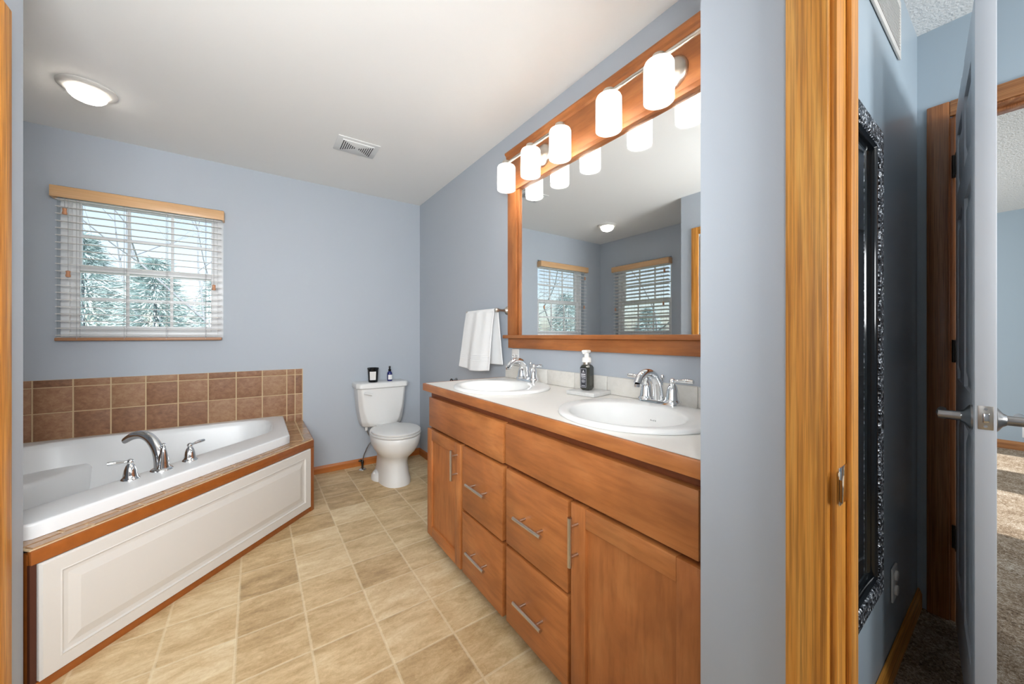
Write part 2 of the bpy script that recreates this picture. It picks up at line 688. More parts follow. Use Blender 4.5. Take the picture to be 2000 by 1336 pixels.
# wall between vanity alcove and hall, with its end and the doorway to the hall
w = MB()
w.box(.75, .87, .178, .388, 0, H).box(.87, X1, .27, .388, 0, H, )
w.box(.75, .87, -1.25, .178, 2.06, H).box(.75, .87, -1.7, -1.25, 0, H)  # unseen side of the opening widened to let the flash reach the hall
struct(w.build('wall_near', M['wall']))
# hall faces
w = MB()
w.box(X1, 2.31, .27, .39, 0, H)
w.box(.871, X1, .2685, .27, 0, H)
struct(w.build('wall_hall', M['hall_wall']))
holed_wall('wall_door', 'y', -2.2, 2.5, 2.31, 2.43, [(-.60, .172, 0, 2.055)], M['hall_wall'])
holed_wall('wall_bedroom_window', 'x', .81, 6.42, -2.32, -2.2, [(3.55, 4.55, .75, 2.1), (5.25, 5.95, .75, 2.1)], M['hall_wall'])
w = MB()
w.box(6.3, 6.42, -2.2, 2.62, 0, H)
struct(w.build('wall_bedroom_far', M['hall_wall']))
w = MB()
w.box(2.31, 6.3, 2.5, 2.62, 0, H)
struct(w.build('wall_bedroom_side', M['hall_wall']))
w = MB()
w.box(.75, .87, -2.2, -1.7, 0, H)
struct(w.build('wall_hall_side', M['hall_wall']))


def base_prof(o, d, z0=0., h=.062, t=.013):
    """baseboard profile points (offset d away from wall)"""
    return [(o, z0), (o + d * t, z0), (o + d * t, z0 + h * .72), (o + d * t * .55, z0 + h * .92), (o + d * t * .35, z0 + h), (o, z0 + h)]


def baseboard(name, axis, a0, a1, off, d, mat, z0=0., h=.062):
    w = MB()
    pr = base_prof(off, d, z0, h)
    lp = []
    for a in (a0, a1):
        lp.append([((a, p, z) if axis == 'x' else (p, a, z)) for p, z in pr])
    w.loft(lp)
    return struct(w.build(name, mat, angle=25))


baseboard('baseboard_far', 'x', .322, X1, Y1, -1, M['trim_x'])
baseboard('baseboard_right', 'y', 1.93, Y1 - .012, X1, -1, M['trim_y'])
baseboard('baseboard_hall', 'x', .93, 2.31, .2685, -1, M['hall_oak_x'] if 'hall_oak_x' in M else M['oak_x'], .006, .08)
baseboard('baseboard_bedroom', 'y', -2.2, 2.5, 6.3, -1, M['hall_oak_y'], .006, .085)


# ------------------------------------------------------------------ windows + blinds (built at the origin, room side = -Y)
def make_window(name, label):
    t = thing(name, label, 'window', (0, 0, 0), None, 'structure')
    z0, z1 = 1.15, 2.09
    w = MB()
    fw = .037
    for a, c in ((-WH, -WH + fw), (WH - fw, WH)):
        w.box(a, c, .05, .14, z0, z1, .003)
    w.box(-WH + fw, WH - fw, .05, .14, z0, z0 + fw, .003).box(-WH + fw, WH - fw, .05, .14, z1 - fw, z1, .003)
    w.build('window_frame', M['vinyl_white'], t)
    w = MB()
    w.box(-WH, WH, -.004, .05, z0, z0 + .006, .002)
    w.build('window_sill', M['vinyl_white'], t)
    for nm, y, zb, zt in (('upper_sash', .115, 1.575, z1 - fw), ('lower_sash', .083, z0 + fw, 1.62)):
        w = MB()
        sw = .039
        xa = WH - fw
        w.box(-xa, -xa + sw, y - .014, y + .014, zb, zt, .003).box(xa - sw, xa, y - .014, y + .014, zb, zt, .003)
        w.box(-xa + sw, xa - sw, y - .014, y + .014, zb, zb + sw, .003).box(-xa + sw, xa - sw, y - .014, y + .014, zt - sw, zt, .003)
        for gx in (-.112, .108):
            w.box(gx - .008, gx + .008, y - .005, y + .005, zb + sw, zt - sw)
        zm = (zb + zt) / 2
        w.box(-xa + sw, xa - sw, y - .0045, y + .0045, zm - .008, zm + .008)
        s_ = w.build(nm, M['vinyl_white'], t)
        w = MB()
        w.box(-xa + sw, xa - sw, y - .002, y + .002, zb + sw, zt - sw)
        w.build('pane', M['glass'], s_)
    return t


def make_blind(name, label, group, tilt_deg=5):
    t = thing(name, label, 'window blind', (0, 0, 0), group)
    zt, zb = 2.0, 1.13
    w = MB()
    w.box(-.41, .41, -.078, -.066, zt, 2.068, .003)
    w.box(-.41, -.398, -.066, -.001, zt, 2.068, .002).box(.398, .41, -.066, -.001, zt, 2.068, .002)
    w.build('valance', M['val'], t)
    w = MB()
    w.box(-.392, .392, -.058, -.010, 2.008, 2.05, .002)
    w.build('headrail', M['plastic'], t)
    w = MB()
    n_ = 20
    tilt = R(tilt_deg)
    for i in range(n_):
        z = 1.165 + i * (zt - .005 - 1.165) / (n_ - 1)
        mt = Matrix.Translation((0, -.034, z)) @ Matrix.Rotation(tilt, 4, 'X')
        w.box(-.392, .392, -.0245, .0245, -.0019, .0019, 0, 0, mt)
    w.build('slats', M['slat'], t)
    w = MB()
    w.box(-.396, .396, -.060, -.008, zb, zb + .02, .005)
    w.build('bottom_rail', M['rail'], t)
    w = MB()
    for cx in (-.305, -.1, .1, .305):
        for y in (-.0605, -.0075):
            w.cyl((cx, y, zb + .01), (cx, y, 2.01), .0011, 5)
    w.build('ladder_cord', M['cord'], t)
    for cx, ln, in ((-.352, .06), (-.338, .44), (.352, .47)):
        c = MB()
        c.cyl((cx, -.065, zt - ln), (cx, -.065, 2.01), .0012, 5)
        co = c.build('lift_cord', M['cord'], t)
        c = MB()
        c.lathe([(.003, 0), (.0105, -.004), (.0085, -.018), (.0115, -.034), (.009, -.04)], (cx, -.065, zt - ln), 12)
        c.build('tassel', M['tassel'], co)
    return t


w1 = make_window('window_1', 'white double-hung window with grilles over the tub')
w1.location = (WC, Y1, 0)
w2 = dup(w1, (XL, LC, 0), R(90), 'white double-hung window on the left wall, seen only in the mirror')
w2.name = 'window_2'
b1 = make_blind('window_blind', 'white slatted blind with wood valance on the wall above the tiled tub', 'slatted window blinds')
b1.location = (WC, Y1, 0)
b2 = make_blind('window_blind', 'white slatted blind seen only in the mirror, the right one reflected there', 'slatted window blinds', -13)
b2.location = (XL, LC, 0)
b2.rotation_euler = (0, 0, R(90))

# ------------------------------------------------------------------ door trims


def casing(name, axis, off, d, h0, h1, zt, mat_v, mat_h, wd=.058, th=.016, z0=0., legs=(True, True)):
    """flat casing with a bead round an opening h0..h1 on wall plane off; d = direction away from wall"""
    w = MB()
    segs = []
    if legs[0]:
        segs.append((h0 - wd, h0, z0, zt + wd, 0, -1))
    if legs[1]:
        segs.append((h1, h1 + wd, z0, zt + wd, 0, 1))
    segs.append((h0, h1, zt, zt + wd, 1, 0))

    def put(a, c, zb, z2, t0, t1, mt):
        lo, hi = sorted((off + d * t0, off + d * t1))
        if axis == 'y':
            w.box(lo, hi, a, c, zb, z2, .004, mt)
        else:
            w.box(a, c, lo, hi, zb, z2, .004, mt)
    for a, c, zb, z2, mt, side in segs:
        put(a, c, zb, z2, 0, th, mt)
    return struct(w.build(name, [mat_v, mat_h]))


casing('trim_1', 'y', .75, -1, -1.25, .180, 2.045, M['oak_v'], M['oak_y'], .057)
casing('trim_2', 'y', JX, 1, .866, 1.679, 2.065, M['oak_v'], M['oak_y'], .063, .014)
casing('trim_3', 'y', 2.31, -1, -.594, .180, 2.05, M['hall_oak'], M['hall_oak_y'], .062, .016, .006)
casing('trim_4', 'y', .87, 1, -1.25, .180, 2.045, M['hall_oak'], M['hall_oak_y'], .057, .016, .006)
# jamb of the near doorway, with stop and strike plate
w = MB()
w.box(.747, .873, .172, .1806, 0, 2.046, .001).box(.795, .83, .1645, .172, 0, 2.03, .002)
w.box(.747, .873, -1.232, .172, 2.03, 2.047, .001).box(.75, .87, -1.25, -1.232, 0, 2.03, .002)
j = thing('door_jamb', 'oak door jamb at right with a curved metal strike plate', 'door jamb', (.81, .17, 0), None, 'structure')
w.build('jamb_frame', [M['oak_v']], j)
w = MB()
pts = []
for k in range(9):
    a = k / 8
    pts.append((.757 + .028 * 0, .1585))
w.box(.752, .792, .1695, .172, .892, .952, .001)
lip = [(.752, .1712), (.744, .1705), (.737, .168), (.732, .163)]
for k in range(3):
    (xa, ya), (xb, yb) = lip[k], lip[k + 1]
    w.prism([(xa, ya), (xb, yb), (xb - .0015, yb - .001), (xa - .0005, ya - .0018)], .897 + k * .004, .947 - k * .004)
w.build('strike_plate', M['chrome'], j)
# jamb of the hall doorway
w = MB()
w.box(2.306, 2.43, .166, .1806, .006, 2.046, .001).box(2.312, 2.43, -.60, -.588, .006, 2.043, .001).box(2.306, 2.43, -.60, .172, 2.043, 2.0515, .001)
w.box(2.355, 2.39, .150, .160, .006, 2.043, .001).box(2.355, 2.39, -.588, .160, 2.033, 2.043, .001)
struct(w.build('trim_5', M['hall_oak']))
# casing on the bedroom side
casing('trim_6', 'y', 2.43, 1, -.594, .166, 2.05, M['hall_oak'], M['hall_oak_y'], .062, .016, .006)


# ------------------------------------------------------------------ doors
def door_leaf(w, L, Ht, th, z0=0.):
    """six-panel leaf, from x=0 to L, y +-th/2"""
    st = .105
    rails = [(z0, z0 + .22), (z0 + .86, z0 + .98), (z0 + 1.58, z0 + 1.68), (z0 + Ht - .115, z0 + Ht)]
    core = th * .28
    w.box(.01, L - .01, -core, core, z0 + .01, z0 + Ht - .01)
    h = th / 2
    w.box(0, st, -h, h, z0, z0 + Ht, .002).box(L - st, L, -h, h, z0, z0 + Ht, .002)
    w.box(L / 2 - .05, L / 2 + .05, -h, h, z0 + .01, z0 + Ht - .01)
    for a, c in rails:
        w.box(st, L / 2 - .05, -h, h, a, c).box(L / 2 + .05, L - st, -h, h, a, c)
    for (a0, a1) in ((st, L / 2 - .05), (L / 2 + .05, L - st)):
        for (r0, r1) in zip(rails, rails[1:]):
            zb, zt = r0[1], r1[0]
            for s_ in (-1, 1):
                q0 = [(a0 + .022, s_ * core, zb + .022), (a1 - .022, s_ * core, zb + .022), (a1 - .022, s_ * core, zt - .022), (a0 + .022, s_ * core, zt - .022)]
                q1 = [(a0 + .05, s_ * h * .93, zb + .05), (a1 - .05, s_ * h * .93, zb + .05), (a1 - .05, s_ * h * .93, zt - .05), (a0 + .05, s_ * h * .93, zt - .05)]
                w.loft([q0, q1], True, False, True)


d1 = thing('door_1', 'white closed closet door in the oak casing, seen in the mirror', 'door', (JX - .02, 1.672, 0), None, 'structure')
w = MB()
door_leaf(w, .79, 2.03, .035, .012)
o = w.build('door_panel', M['white_paint'])
o.parent = d1
d1.rotation_euler = (0, 0, R(-90))
# hall door, standing open
dl = 0.772
d2 = thing('door_2', 'white panelled door standing open with lever handles', 'door', (0, 0, 0), None, 'structure')
w = MB()
door_leaf(w, dl, 2.02, .035, .02)
w.build('door_panel', M['door_grey'], d2)
for s_ in (-1, 1):
    w = MB()
    hx, hz = dl - .062, .942
    y0 = s_ * .0175
    w.lathe([(.033, 0), (.033, .004), (.028, .008), (.018, .014), (.014, .020)], (0, 0, 0), 28, 0, 'y')
    bmesh.ops.scale(w.bm, verts=w.bm.verts[:], vec=(1, s_, 1))
    bmesh.ops.translate(w.bm, verts=w.bm.verts[:], vec=(hx, y0, hz))
    w.tube([(hx, y0 + s_ * .015, hz), (hx, y0 + s_ * .030, hz), (hx, y0 + s_ * .060, hz)], [.0125, .0125, .012], 18, 0, 1)
    w.tube([(hx + .006, y0 + s_ * .050, hz), (hx - .03, y0 + s_ * .052, hz), (hx - .11, y0 + s_ * .050, hz - .002)], [.0115, .0115, .009], 16, 0, 4)
    w.build('lever_handle', M['satin'], d2)
w = MB()
w.box(dl, dl + .0015, -.0125, .0125, .922, .982, .0004)
lp = w.build('latch_plate', M['nickel'], d2)
w = MB()
w.box(dl + .001, dl + .010, -.006, .006, .940, .964, .002)
w.cyl((dl + .001, 0, .974), (dl + .0025, 0, .974), .0032, 10).cyl((dl + .001, 0, .930), (dl + .0025, 0, .930), .0032, 10)
w.build('latch_bolt', M['chrome'], lp)
for hz in (1.84, 1.10, .355):
    w = MB()
    w.cyl((-.004, -.0215, hz - .045), (-.004, -.0215, hz + .045), .006, 12)
    w.box(.0, .034, -.0195, -.0172, hz - .044, hz + .044)
    w.box(-.0055, -.0035, -.0205, .012, hz - .044, hz + .044)
    w.build('hinge', M['dark_metal'], d2)
d2.location = (2.287, .1465, 0)
d2.rotation_euler = (0, 0, R(186.4))

# ================================================================== TUB
SK = 2.44            # skirt plane: y - x = 2.44
A, B = (.313, 2.753), (-.594, 1.846)     # skirt corners
d45 = Vector((-.7071, .7071, 0))
ts = thing('tub_surround', 'angled white panelled tub surround with stained wood edges and tiled ledge', 'tub surround', (-.4, 2.6, 0))


def diag(s_, off, z):
    """point on the skirt: s_ metres from corner A towards B, off metres outwards (towards the room)"""
    e = Vector((B[0] - A[0], B[1] - A[1], 0)).normalized()
    o_ = Vector((.7071, -.7071, 0))
    p = Vector((A[0], A[1], 0)) + e * s_ + o_ * off
    return Vector((p.x, p.y, z))


SL = math.hypot(A[0] - B[0], A[1] - B[1])


def dbox(w, s0, s1, o0, o1, z0, z1, bev=0., mat=0):
    e = Vector((B[0] - A[0], B[1] - A[1], 0)).normalized()
    o_ = Vector((.7071, -.7071, 0))
    mt = Matrix.Identity(4)
    mt.col[0] = (e.x, e.y, 0, 0)
    mt.col[1] = (o_.x, o_.y, 0, 0)
    mt.col[2] = (0, 0, 1, 0)
    mt.col[3] = (A[0], A[1], 0, 1)
    w.box(s0, s1, o0, o1, z0, z1, bev, mat, mt)


w = MB()    # carcass behind
w.prism([(A[0] - .012, A[1] + .012), (A[0] - .012, Y1 - .002), (A[0] - .04, Y1 - .002), (A[0] - .04, A[1] + .02)], 0, .455)
dbox(w, .01, SL - .0, -.035, -.012, 0, .455)
w.build('surround_wall', M['trim_d'], ts)
w = MB()
dbox(w, -.0, SL, -.012, .006, .420, .466, .003)
w.build('top_trim', M['trim_d'], ts)
w = MB()
dbox(w, 0, .034, -.012, .006, 0, .420, .003)
w.box(A[0] - .012, A[0] + .004, A[1], Y1 - .002, 0, .466, .003)
w.build('corner_trim', M['trim_d'], ts)
w = MB()
dbox(w, .034, SL, -.012, .003, 0, .032, .002)
w.build('base_trim', M['trim_d'], ts)
# raised white panel
w = MB()
p0, p1, zb, zt = .036, 1.266, .034, .418
dbox(w, p0, p1, -.008, .008, zb, zt, .003)


def rect(i, off):
    return [diag(p0 + i, off, zb + i), diag(p1 - i, off, zb + i), diag(p1 - i, off, zt - i), diag(p0 + i, off, zt - i)]


def ring(w, ra, rb, mat=0):
    for k in range(4):
        w.quad([ra[k], ra[(k + 1) % 4], rb[(k + 1) % 4], rb[k]], mat)


rs = [rect(0, .008), rect(.005, .015), rect(.046, .015), rect(.050, .0165), rect(.054, .006), rect(.060, .006), rect(.098, .0150)]
for a_, c_ in zip(rs, rs[1:]):
    ring(w, a_, c_)
w.quad(rs[-1])
w.build('skirt_panel', M['white_paint'], ts, 20, True)
w = MB()
dbox(w, p1 + .002, SL, -.012, .0, .032, .420)  # dark strip standing for the corner trim's shadow
w.build('end_shadow', M['maple_shadow'], ts)

# tiled ledge: grout bed + tiles (one mesh, two materials)
w = MB()
z0, z1 = .4655, .470
w.box(A[0] - .16, A[0] - .003, A[1] + .002, Y1 - .001, z0, z1, 0, 1)
dbox(w, .002, SL, -.125, -.001, z0, z1 - .0004, 0, 1)
gt = .0075


def tileq(w, pts, zb, zt, mat=0):
    """flat bevelled tile over a polygon"""
    c = Vector((sum(p[0] for p in pts) / len(pts), sum(p[1] for p in pts) / len(pts)))
    low, top = [], []
    for p in pts:
        v = c - Vector(p[:2])
        v.normalize()
        low.append((p[0], p[1], zb))
        top.append((p[0] + v.x * .0025, p[1] + v.y * .0025, zt))
    w.loft([low, top], True, False, True, mat)


zt_ = .4735
ys = A[1] + .004
k = 0
# two columns of tiles on the short right side
for k in range(4):
    yy = Y1 - .004 - k * .1695
    y2 = max(yy - .1695, ys) if k < 3 else ys - gt
    for x0, x1 in ((.160, .2545), (.262, .309)):
        tileq(w, [(x0, y2 + gt), (x1, y2 + gt), (x1, yy), (x0, yy)], z1 - .001, zt_)
# front strip along the diagonal: two rows, the first tile of each cut square to the side
e = Vector((B[0] - A[0], B[1] - A[1])).normalized()
nrm = Vector((-.7071, .7071))
for row, (o0, o1) in enumerate(((.004, .0365), (.0440, .100))):
    yc_ = A[1] - .004
    s_ = .150 if row == 0 else .205
    b_ = Vector(A) + e * (s_ - gt) + nrm * o0
    c_ = Vector(A) + e * (s_ - gt) + nrm * o1
    tileq(w, [(yc_ - SK - o0 * 1.4142, yc_), b_, c_, (yc_ - SK - o1 * 1.4142, yc_)], z1 - .001, zt_)
    while s_ < SL - .01:
        s2 = min(s_ + .163, SL)
        a_ = Vector(A) + e * s_ + nrm * o0
        b_ = Vector(A) + e * (s2 - gt) + nrm * o0
        c_ = Vector(A) + e * (s2 - gt) + nrm * o1
        d_ = Vector(A) + e * s_ + nrm * o1
        tileq(w, [a_, b_, c_, d_], z1 - .001, zt_)
        s_ = s2
w.build('tile_ledge', [M['deck_tile'], M['grout']], ts, 30)

# wall tiles behind the tub
bs = thing('tile_backsplash', 'brown square tile backsplash on the wall behind the corner tub', 'tile backsplash', (-.5, Y1, .68))
w = MB()
w.box(XL, .315, Y1 - .007, Y1 - .0005, .466, .891, 0, 1)
rows = [(.469, .520), (.526, .686), (.692, .842), (.848, .890)]
xs = [.3125, .260, .2025]
x = .2025
while x > XL + .02:
    x -= .1622
    xs.append(max(x, XL))
for ri, (za, zb_) in enumerate(rows):
    for xa, xb in zip(xs[1:], xs):
        w.box(xa + gt / 2, xb - gt / 2, Y1 - .011, Y1 - .004, za, zb_, .0015, 0)
w.build('far_wall_tiles', [M['tile'], M['grout']], bs, 30)
w = MB()
w.box(XL + .0005, XL + .007, 1.85, Y1 - .012, .466, .891, 0, 1)
y = Y1 - .02
while y > 1.88:
    y2 = max(y - .1622, 1.852)
    for za, zb_ in rows:
        w.box(XL + .004, XL + .011, y2 + gt / 2, y - gt / 2, za, zb_, .0015, 0)
    y = y2
tag(w.build('tile_backsplash', [M['tile'], M['grout']], None, 30), 'brown tile backsplash along the left wall beside the tub, hidden round the corner', 'tile backsplash')


# bathtub shell; a = x - XL, b = Y1 - y
def ab(p):
    return (XL + p[0], Y1 - p[1])


tub = thing('bathtub', 'white corner bathtub with a flat rim set in the tiled surround', 'bathtub', (-.55, 2.65, .47))
CEN = (.62, .62)
Q = 1.507
outer = lambda i: [(.012 + i, .012 + i), (Q - i, .012 + i), (Q - i, 2.225 - Q - i * .42), (2.225 - Q - i * .42, Q - i), (.012 + i, Q - i)]
NP = 120


def oloop(i, z, rad=.03):
    return [ab(p) + (z,) for p in polar(rounded(outer(i), [.02, rad, rad, rad, rad]), CEN, NP)]


def iloop(i, z, rr=1.):
    base = [(.085 + i, .085 + i), (1.44 - i, .085 + i), (1.44 - i, .43 - i * .2), (.43 - i * .2, 1.44 - i), (.085 + i, 1.44 - i)]
    # keep the diagonal edge away from the faucet deck
    base[2] = (1.42 - i, 1.965 - 1.42 - i * .42)
    base[3] = (1.965 - 1.42 - i * .42, 1.42 - i)
    pl = rounded(base, [.42 * rr, .20 * rr, .22 * rr, .22 * rr, .20 * rr], 10)
    return [ab(p) + (z,) for p in polar(pl, CEN, NP)]


loops = [oloop(0, .4745, .02), oloop(0, .518, .02), oloop(.0015, .5225, .02), oloop(.006, .5255, .022), oloop(.012, .5262, .025), oloop(.04, .5265, .04)]
loops += [iloop(-.014, .5265), iloop(-.004, .5252), iloop(.002, .520), iloop(.008, .495), iloop(.03, .40), iloop(.055, .26), iloop(.085, .155), iloop(.13, .115), iloop(.22, .10), iloop(.32, .098)]
w = MB()
w.loft(loops, True, False, True)
# moulded arm rest ledges at the two ends
w.build('tub_shell', M['acrylic'], tub, 50)
w = MB()
seat = [(.04, .04), (.52, .04), (.50, .16), (.36, .40), (.16, .50), (.04, .52)]
q0 = [ab(p) for p in rounded(seat, [.01, .02, .08, .12, .08, .02])]
q1 = [(XL + .04 + (p[0] - XL - .04) * .95, Y1 - .04 + (p[1] - Y1 + .04) * .95) for p in q0]
w.loft([[p + (.10,) for p in q0], [p + (.355,) for p in q0], [p + (.372,) for p in [((a[0] + c[0]) / 2, (a[1] + c[1]) / 2) for a, c in zip(q0, q1)]], [p + (.380,) for p in q1]], True, False, True)
w.build('corner_seat', M['acrylic'], tub, 60)
w = MB()
w.lathe([(.028, 0), (.028, .002), (.012, .004)], (-.62, 2.62, .0985), 24)
w.build('drain', M['chrome'], tub)


def lever_valve(w, x, y, z, ang, s_=1., lever=.085):
    """bell shaped valve with a tapering lever towards ang (xy)"""
    w.lathe([(.030 * s_, 0), (.030 * s_, .004 * s_), (.026 * s_, .008 * s_), (.024 * s_, .012 * s_), (.0225 * s_, .022 * s_), (.019 * s_, .042 * s_), (.0135 * s_, .058 * s_), (.010 * s_, .063 * s_), (.008 * s_, .066 * s_), (.0105 * s_, .070 * s_), (.011 * s_, .076 * s_), (.008 * s_, .082 * s_), (.003 * s_, .085 * s_)], (x, y, z), 28)
    dx, dy = math.cos(ang), math.sin(ang)
    zz = z + .075 * s_
    L = lever * s_
    w.tube([(x, y, zz), (x + dx * L * .3, y + dy * L * .3, zz + .002), (x + dx * L * .7, y + dy * L * .7, zz + .005), (x + dx * L, y + dy * L, zz + .006)], [.0048 * s_, .0055 * s_, .0085 * s_, .0062 * s_], 12, 0, 4)
    return w


tf = thing('tub_faucet', 'chrome arched tub spout with two lever valves on the tub rim', 'tub faucet', (-.365, 2.365, .5265))
w = MB()
bx, by, bz = -.365, 2.365, .5265
dv = Vector((-.7071, .7071, 0))
w.lathe([(.042, 0), (.042, .004), (.036, .009), (.030, .012)], (bx, by, bz), 32)
P3 = lambda s_, z: (bx + dv.x * s_, by + dv.y * s_, bz + z)
w.tube([P3(.0, .008), P3(.008, .05), P3(.025, .095), P3(.062, .140), P3(.11, .160), P3(.165, .153), P3(.215, .128)], [.029, .025, .0225, .021, .0205, .021, .0175], 24, 0, 6, .8)
w.build('spout', M['chrome'], tf, 60)
w = MB()
w.tube([P3(-.006, .01), P3(-.008, .06), P3(-.009, .105)], [.026, .018, .008], 20, 0, 4)
w.lathe([(.006, 0), (.009, .004), (.005, .010), (.009, .016), (.004, .022)], P3(-.010, .104), 16)
w.build('diverter_knob', M['chrome'], tf, 60)
for sx, sy, an in ((-.455, 2.288, R(196)), (-.275, 2.457, R(42))):
    w = MB()
    lever_valve(w, sx, sy, bz, an, 1.05, .066)
    w.build('valve_handle', M['chrome'], tf, 60)

# ================================================================== TOILET
TX = .912
toilet = thing('toilet', 'white two-piece toilet with closed lid against the far wall', 'toilet', (TX, 3.0, 0))


def egg(z, a, yf, yb, yc, p=2.0, cx=TX, n_=48):
    lp = []
    for k in range(n_):
        t = 2 * math.pi * k / n_
        c_, s_ = math.cos(t), math.sin(t)
        ex = 2 / p
        px = a * math.copysign(abs(c_) ** ex, c_)
        by_ = (yb - yc) if s_ > 0 else (yc - yf)
        py = by_ * math.copysign(abs(s_) ** ex, s_)
        lp.append((cx + px, yc + py, z))
    return lp


w = MB()
w.loft([egg(0, .118, 2.765, 3.26, 2.98, 2.4), egg(.03, .117, 2.768, 3.26, 2.98, 2.4), egg(.07, .108, 2.785, 3.25, 2.98, 2.3), egg(.16, .100, 2.80, 3.24, 2.98, 2.2),
        egg(.20, .104, 2.79, 3.24, 2.96, 2.2), egg(.225, .122, 2.755, 3.24, 2.94, 2.1), egg(.26, .148, 2.715, 3.24, 2.92, 2.1), egg(.30, .168, 2.69, 3.24, 2.91, 2.1), egg(.345, .179, 2.678, 3.25, 2.90, 2.1),
        egg(.378, .182, 2.674, 3.26, 2.90, 2.1), egg(.386, .178, 2.68, 3.26, 2.90, 2.1)])
# trapway foot at both sides
w.loft([egg(0, .150, 2.93, 3.17, 3.05, 2.3), egg(.03, .148, 2.932, 3.168, 3.05, 2.3), egg(.055, .13, 2.95, 3.15, 3.05, 2.3), egg(.07, .10, 2.97, 3.13, 3.05)])
w.build('bowl', M['white_gloss'], toilet, 50)
w = MB()
w.lathe([(.012, 0), (.012, .008), (.008, .014), (.002, .016)], (TX - .132, 3.03, .05), 16)
w.build('bolt_cap', M['plastic'], toilet)
w = MB()
w.loft([egg(.389, .178, 2.682, 3.10, 2.90), egg(.391, .186, 2.673, 3.11, 2.90), egg(.402, .188, 2.670, 3.11, 2.90), egg(.407, .183, 2.676, 3.105, 2.90)])
w.build('seat', M['plastic'], toilet, 50)
w = MB()
w.loft([egg(.4095, .178, 2.68, 3.10, 2.90), egg(.411, .184, 2.674, 3.105, 2.90), egg(.420, .185, 2.672, 3.105, 2.90), egg(.4245, .180, 2.677, 3.10, 2.90), egg(.427, .172, 2.687, 3.09, 2.90), egg(.4278, .05, 2.84, 2.95, 2.9)])
w.build('seat_lid', M['plastic'], toilet, 50)
for sx in (-.075, .075):
    w = MB()
    w.box(TX + sx - .022, TX + sx + .022, 3.10, 3.14, .388, .418, .008)
    w.build('seat_hinge', M['plastic'], toilet)


def tankloop(z, hw, yf, ch, yb=3.425, hb=None):
    hb = hb if hb is not None else hw + .02
    pl = rounded([(TX - hb, yb), (TX - hb, yf + ch), (TX - hw + ch * .25, yf + .008), (TX, yf), (TX + hw - ch * .25, yf + .008), (TX + hb, yf + ch), (TX + hb, yb)], [.01, .02, .03, .3, .03, .02, .01], 5)
    return [p + (z,) for p in pl]


w = MB()
w.loft([tankloop(.372, .105, 3.255, .04, 3.40, .15), tankloop(.382, .120, 3.245, .04, 3.42, .165), tankloop(.43, .146, 3.235, .045, 3.425, .178), tankloop(.52, .172, 3.232, .05, 3.425, .193), tankloop(.62, .186, 3.230, .05, 3.425, .202), tankloop(.71, .194, 3.228, .05, 3.425, .208)])
w.build('tank', M['white_gloss'], toilet, 45)
w = MB()
w.loft([tankloop(.708, .205, 3.218, .05, 3.432, .218), tankloop(.714, .210, 3.212, .05, 3.434, .222), tankloop(.742, .210, 3.212, .05, 3.434, .222), tankloop(.752, .206, 3.217, .05, 3.432, .218), tankloop(.756, .196, 3.226, .05, 3.425, .21)])
w.build('tank_lid', M['white_gloss'], toilet, 45)
w = MB()
w.cyl((TX - .155, 3.245, .672), (TX - .155, 3.222, .672), .010)
w.tube([(TX - .165, 3.222, .674), (TX - .14, 3.216, .670), (TX - .105, 3.214, .660)], [.007, .0105, .0125], 12, 0, 4)
w.build('flush_lever', M['plastic'], toilet)
vs_ = thing('water_supply_valve', 'small metal shutoff valve and grey hose on the floor left of the toilet', 'water valve', (.755, 3.325, 0))
w = MB()
w.lathe([(.032, 0), (.032, .004), (.022, .011), (.010, .014)], (.755, 3.325, 0), 24)
w.build('floor_flange', M['chrome'], vs_)
w = MB()
w.cyl((.755, 3.325, .01), (.755, 3.325, .075), .0085)
w.lathe([(.011, .05), (.012, .056), (.012, .072), (.009, .08)], (.755, 3.325, 0), 16)
w.ball((.735, 3.31, .085), .011, (1.4, .6, 1))
w.build('valve_body', M['dark_metal'], vs_)
w = MB()
w.tube([(.757, 3.325, .078), (.77, 3.322, .13), (.80, 3.315, .20), (.83, 3.31, .25), (.80, 3.31, .31), (.785, 3.31, .355)], .005, 10)
w.build('hose', M['satin'], vs_)
w = MB()
w.cyl((.785, 3.31, .340), (.785, 3.31, .3715), .012)
w.build('coupling_nut', M['plastic'], vs_)

cd = thing('candle_jar', 'black candle jar with a white label standing on the toilet tank lid', 'candle', (.838, 3.30, .756))
w = MB()
w.lathe([(.036, 0), (.039, .003), (.045, .105), (.0455, .112), (.0475, .113), (.0485, .124), (.046, .126), (.045, .122), (.043, .112)], (.838, 3.30, .756), 36)
w.build('jar', M['black'], cd, 40)
w = MB()
lp = []
for z in (.766 + .012, .766 + .085):
    rr = .0396 + (z - .759) / .105 * .006 + .0004
    lp.append([(.838 + rr * math.sin(a), 3.30 - rr * math.cos(a), z) for a in [R(-52 + 7 * k) for k in range(11)]])
w.loft(lp, False, False, False)
for i in range(7):
    z = .788 + i * .009
    rr = .0406 + (z - .759) / .105 * .006 + .0004
    lp = [[(.838 + rr * math.sin(R(a)), 3.30 - rr * math.cos(R(a)), z + q) for a in range(-36, 8, 4)] for q in (0, .0013)]
    w.loft(lp, False, False, False, 1)
w.build('jar_label', [M['label'], M['label_grey']], cd, recalc=False)
db = thing('spray_bottle', 'small cobalt blue spray bottle beside the candle on the tank lid', 'bottle', (.985, 3.31, .756))
w = MB()
w.lathe([(.020, 0), (.0225, .003), (.0225, .066), (.0205, .076), (.012, .086), (.010, .090)], (.985, 3.31, .756), 28)
w.build('bottle', M['cobalt'], db, 50)
w = MB()
w.lathe([(.0125, .088), (.0125, .104), (.008, .107), (.007, .112), (.0085, .114), (.0085, .130), (.006, .133)], (.985, 3.31, .756), 20)
w.build('sprayer_cap', M['black'], db, 50)
w = MB()
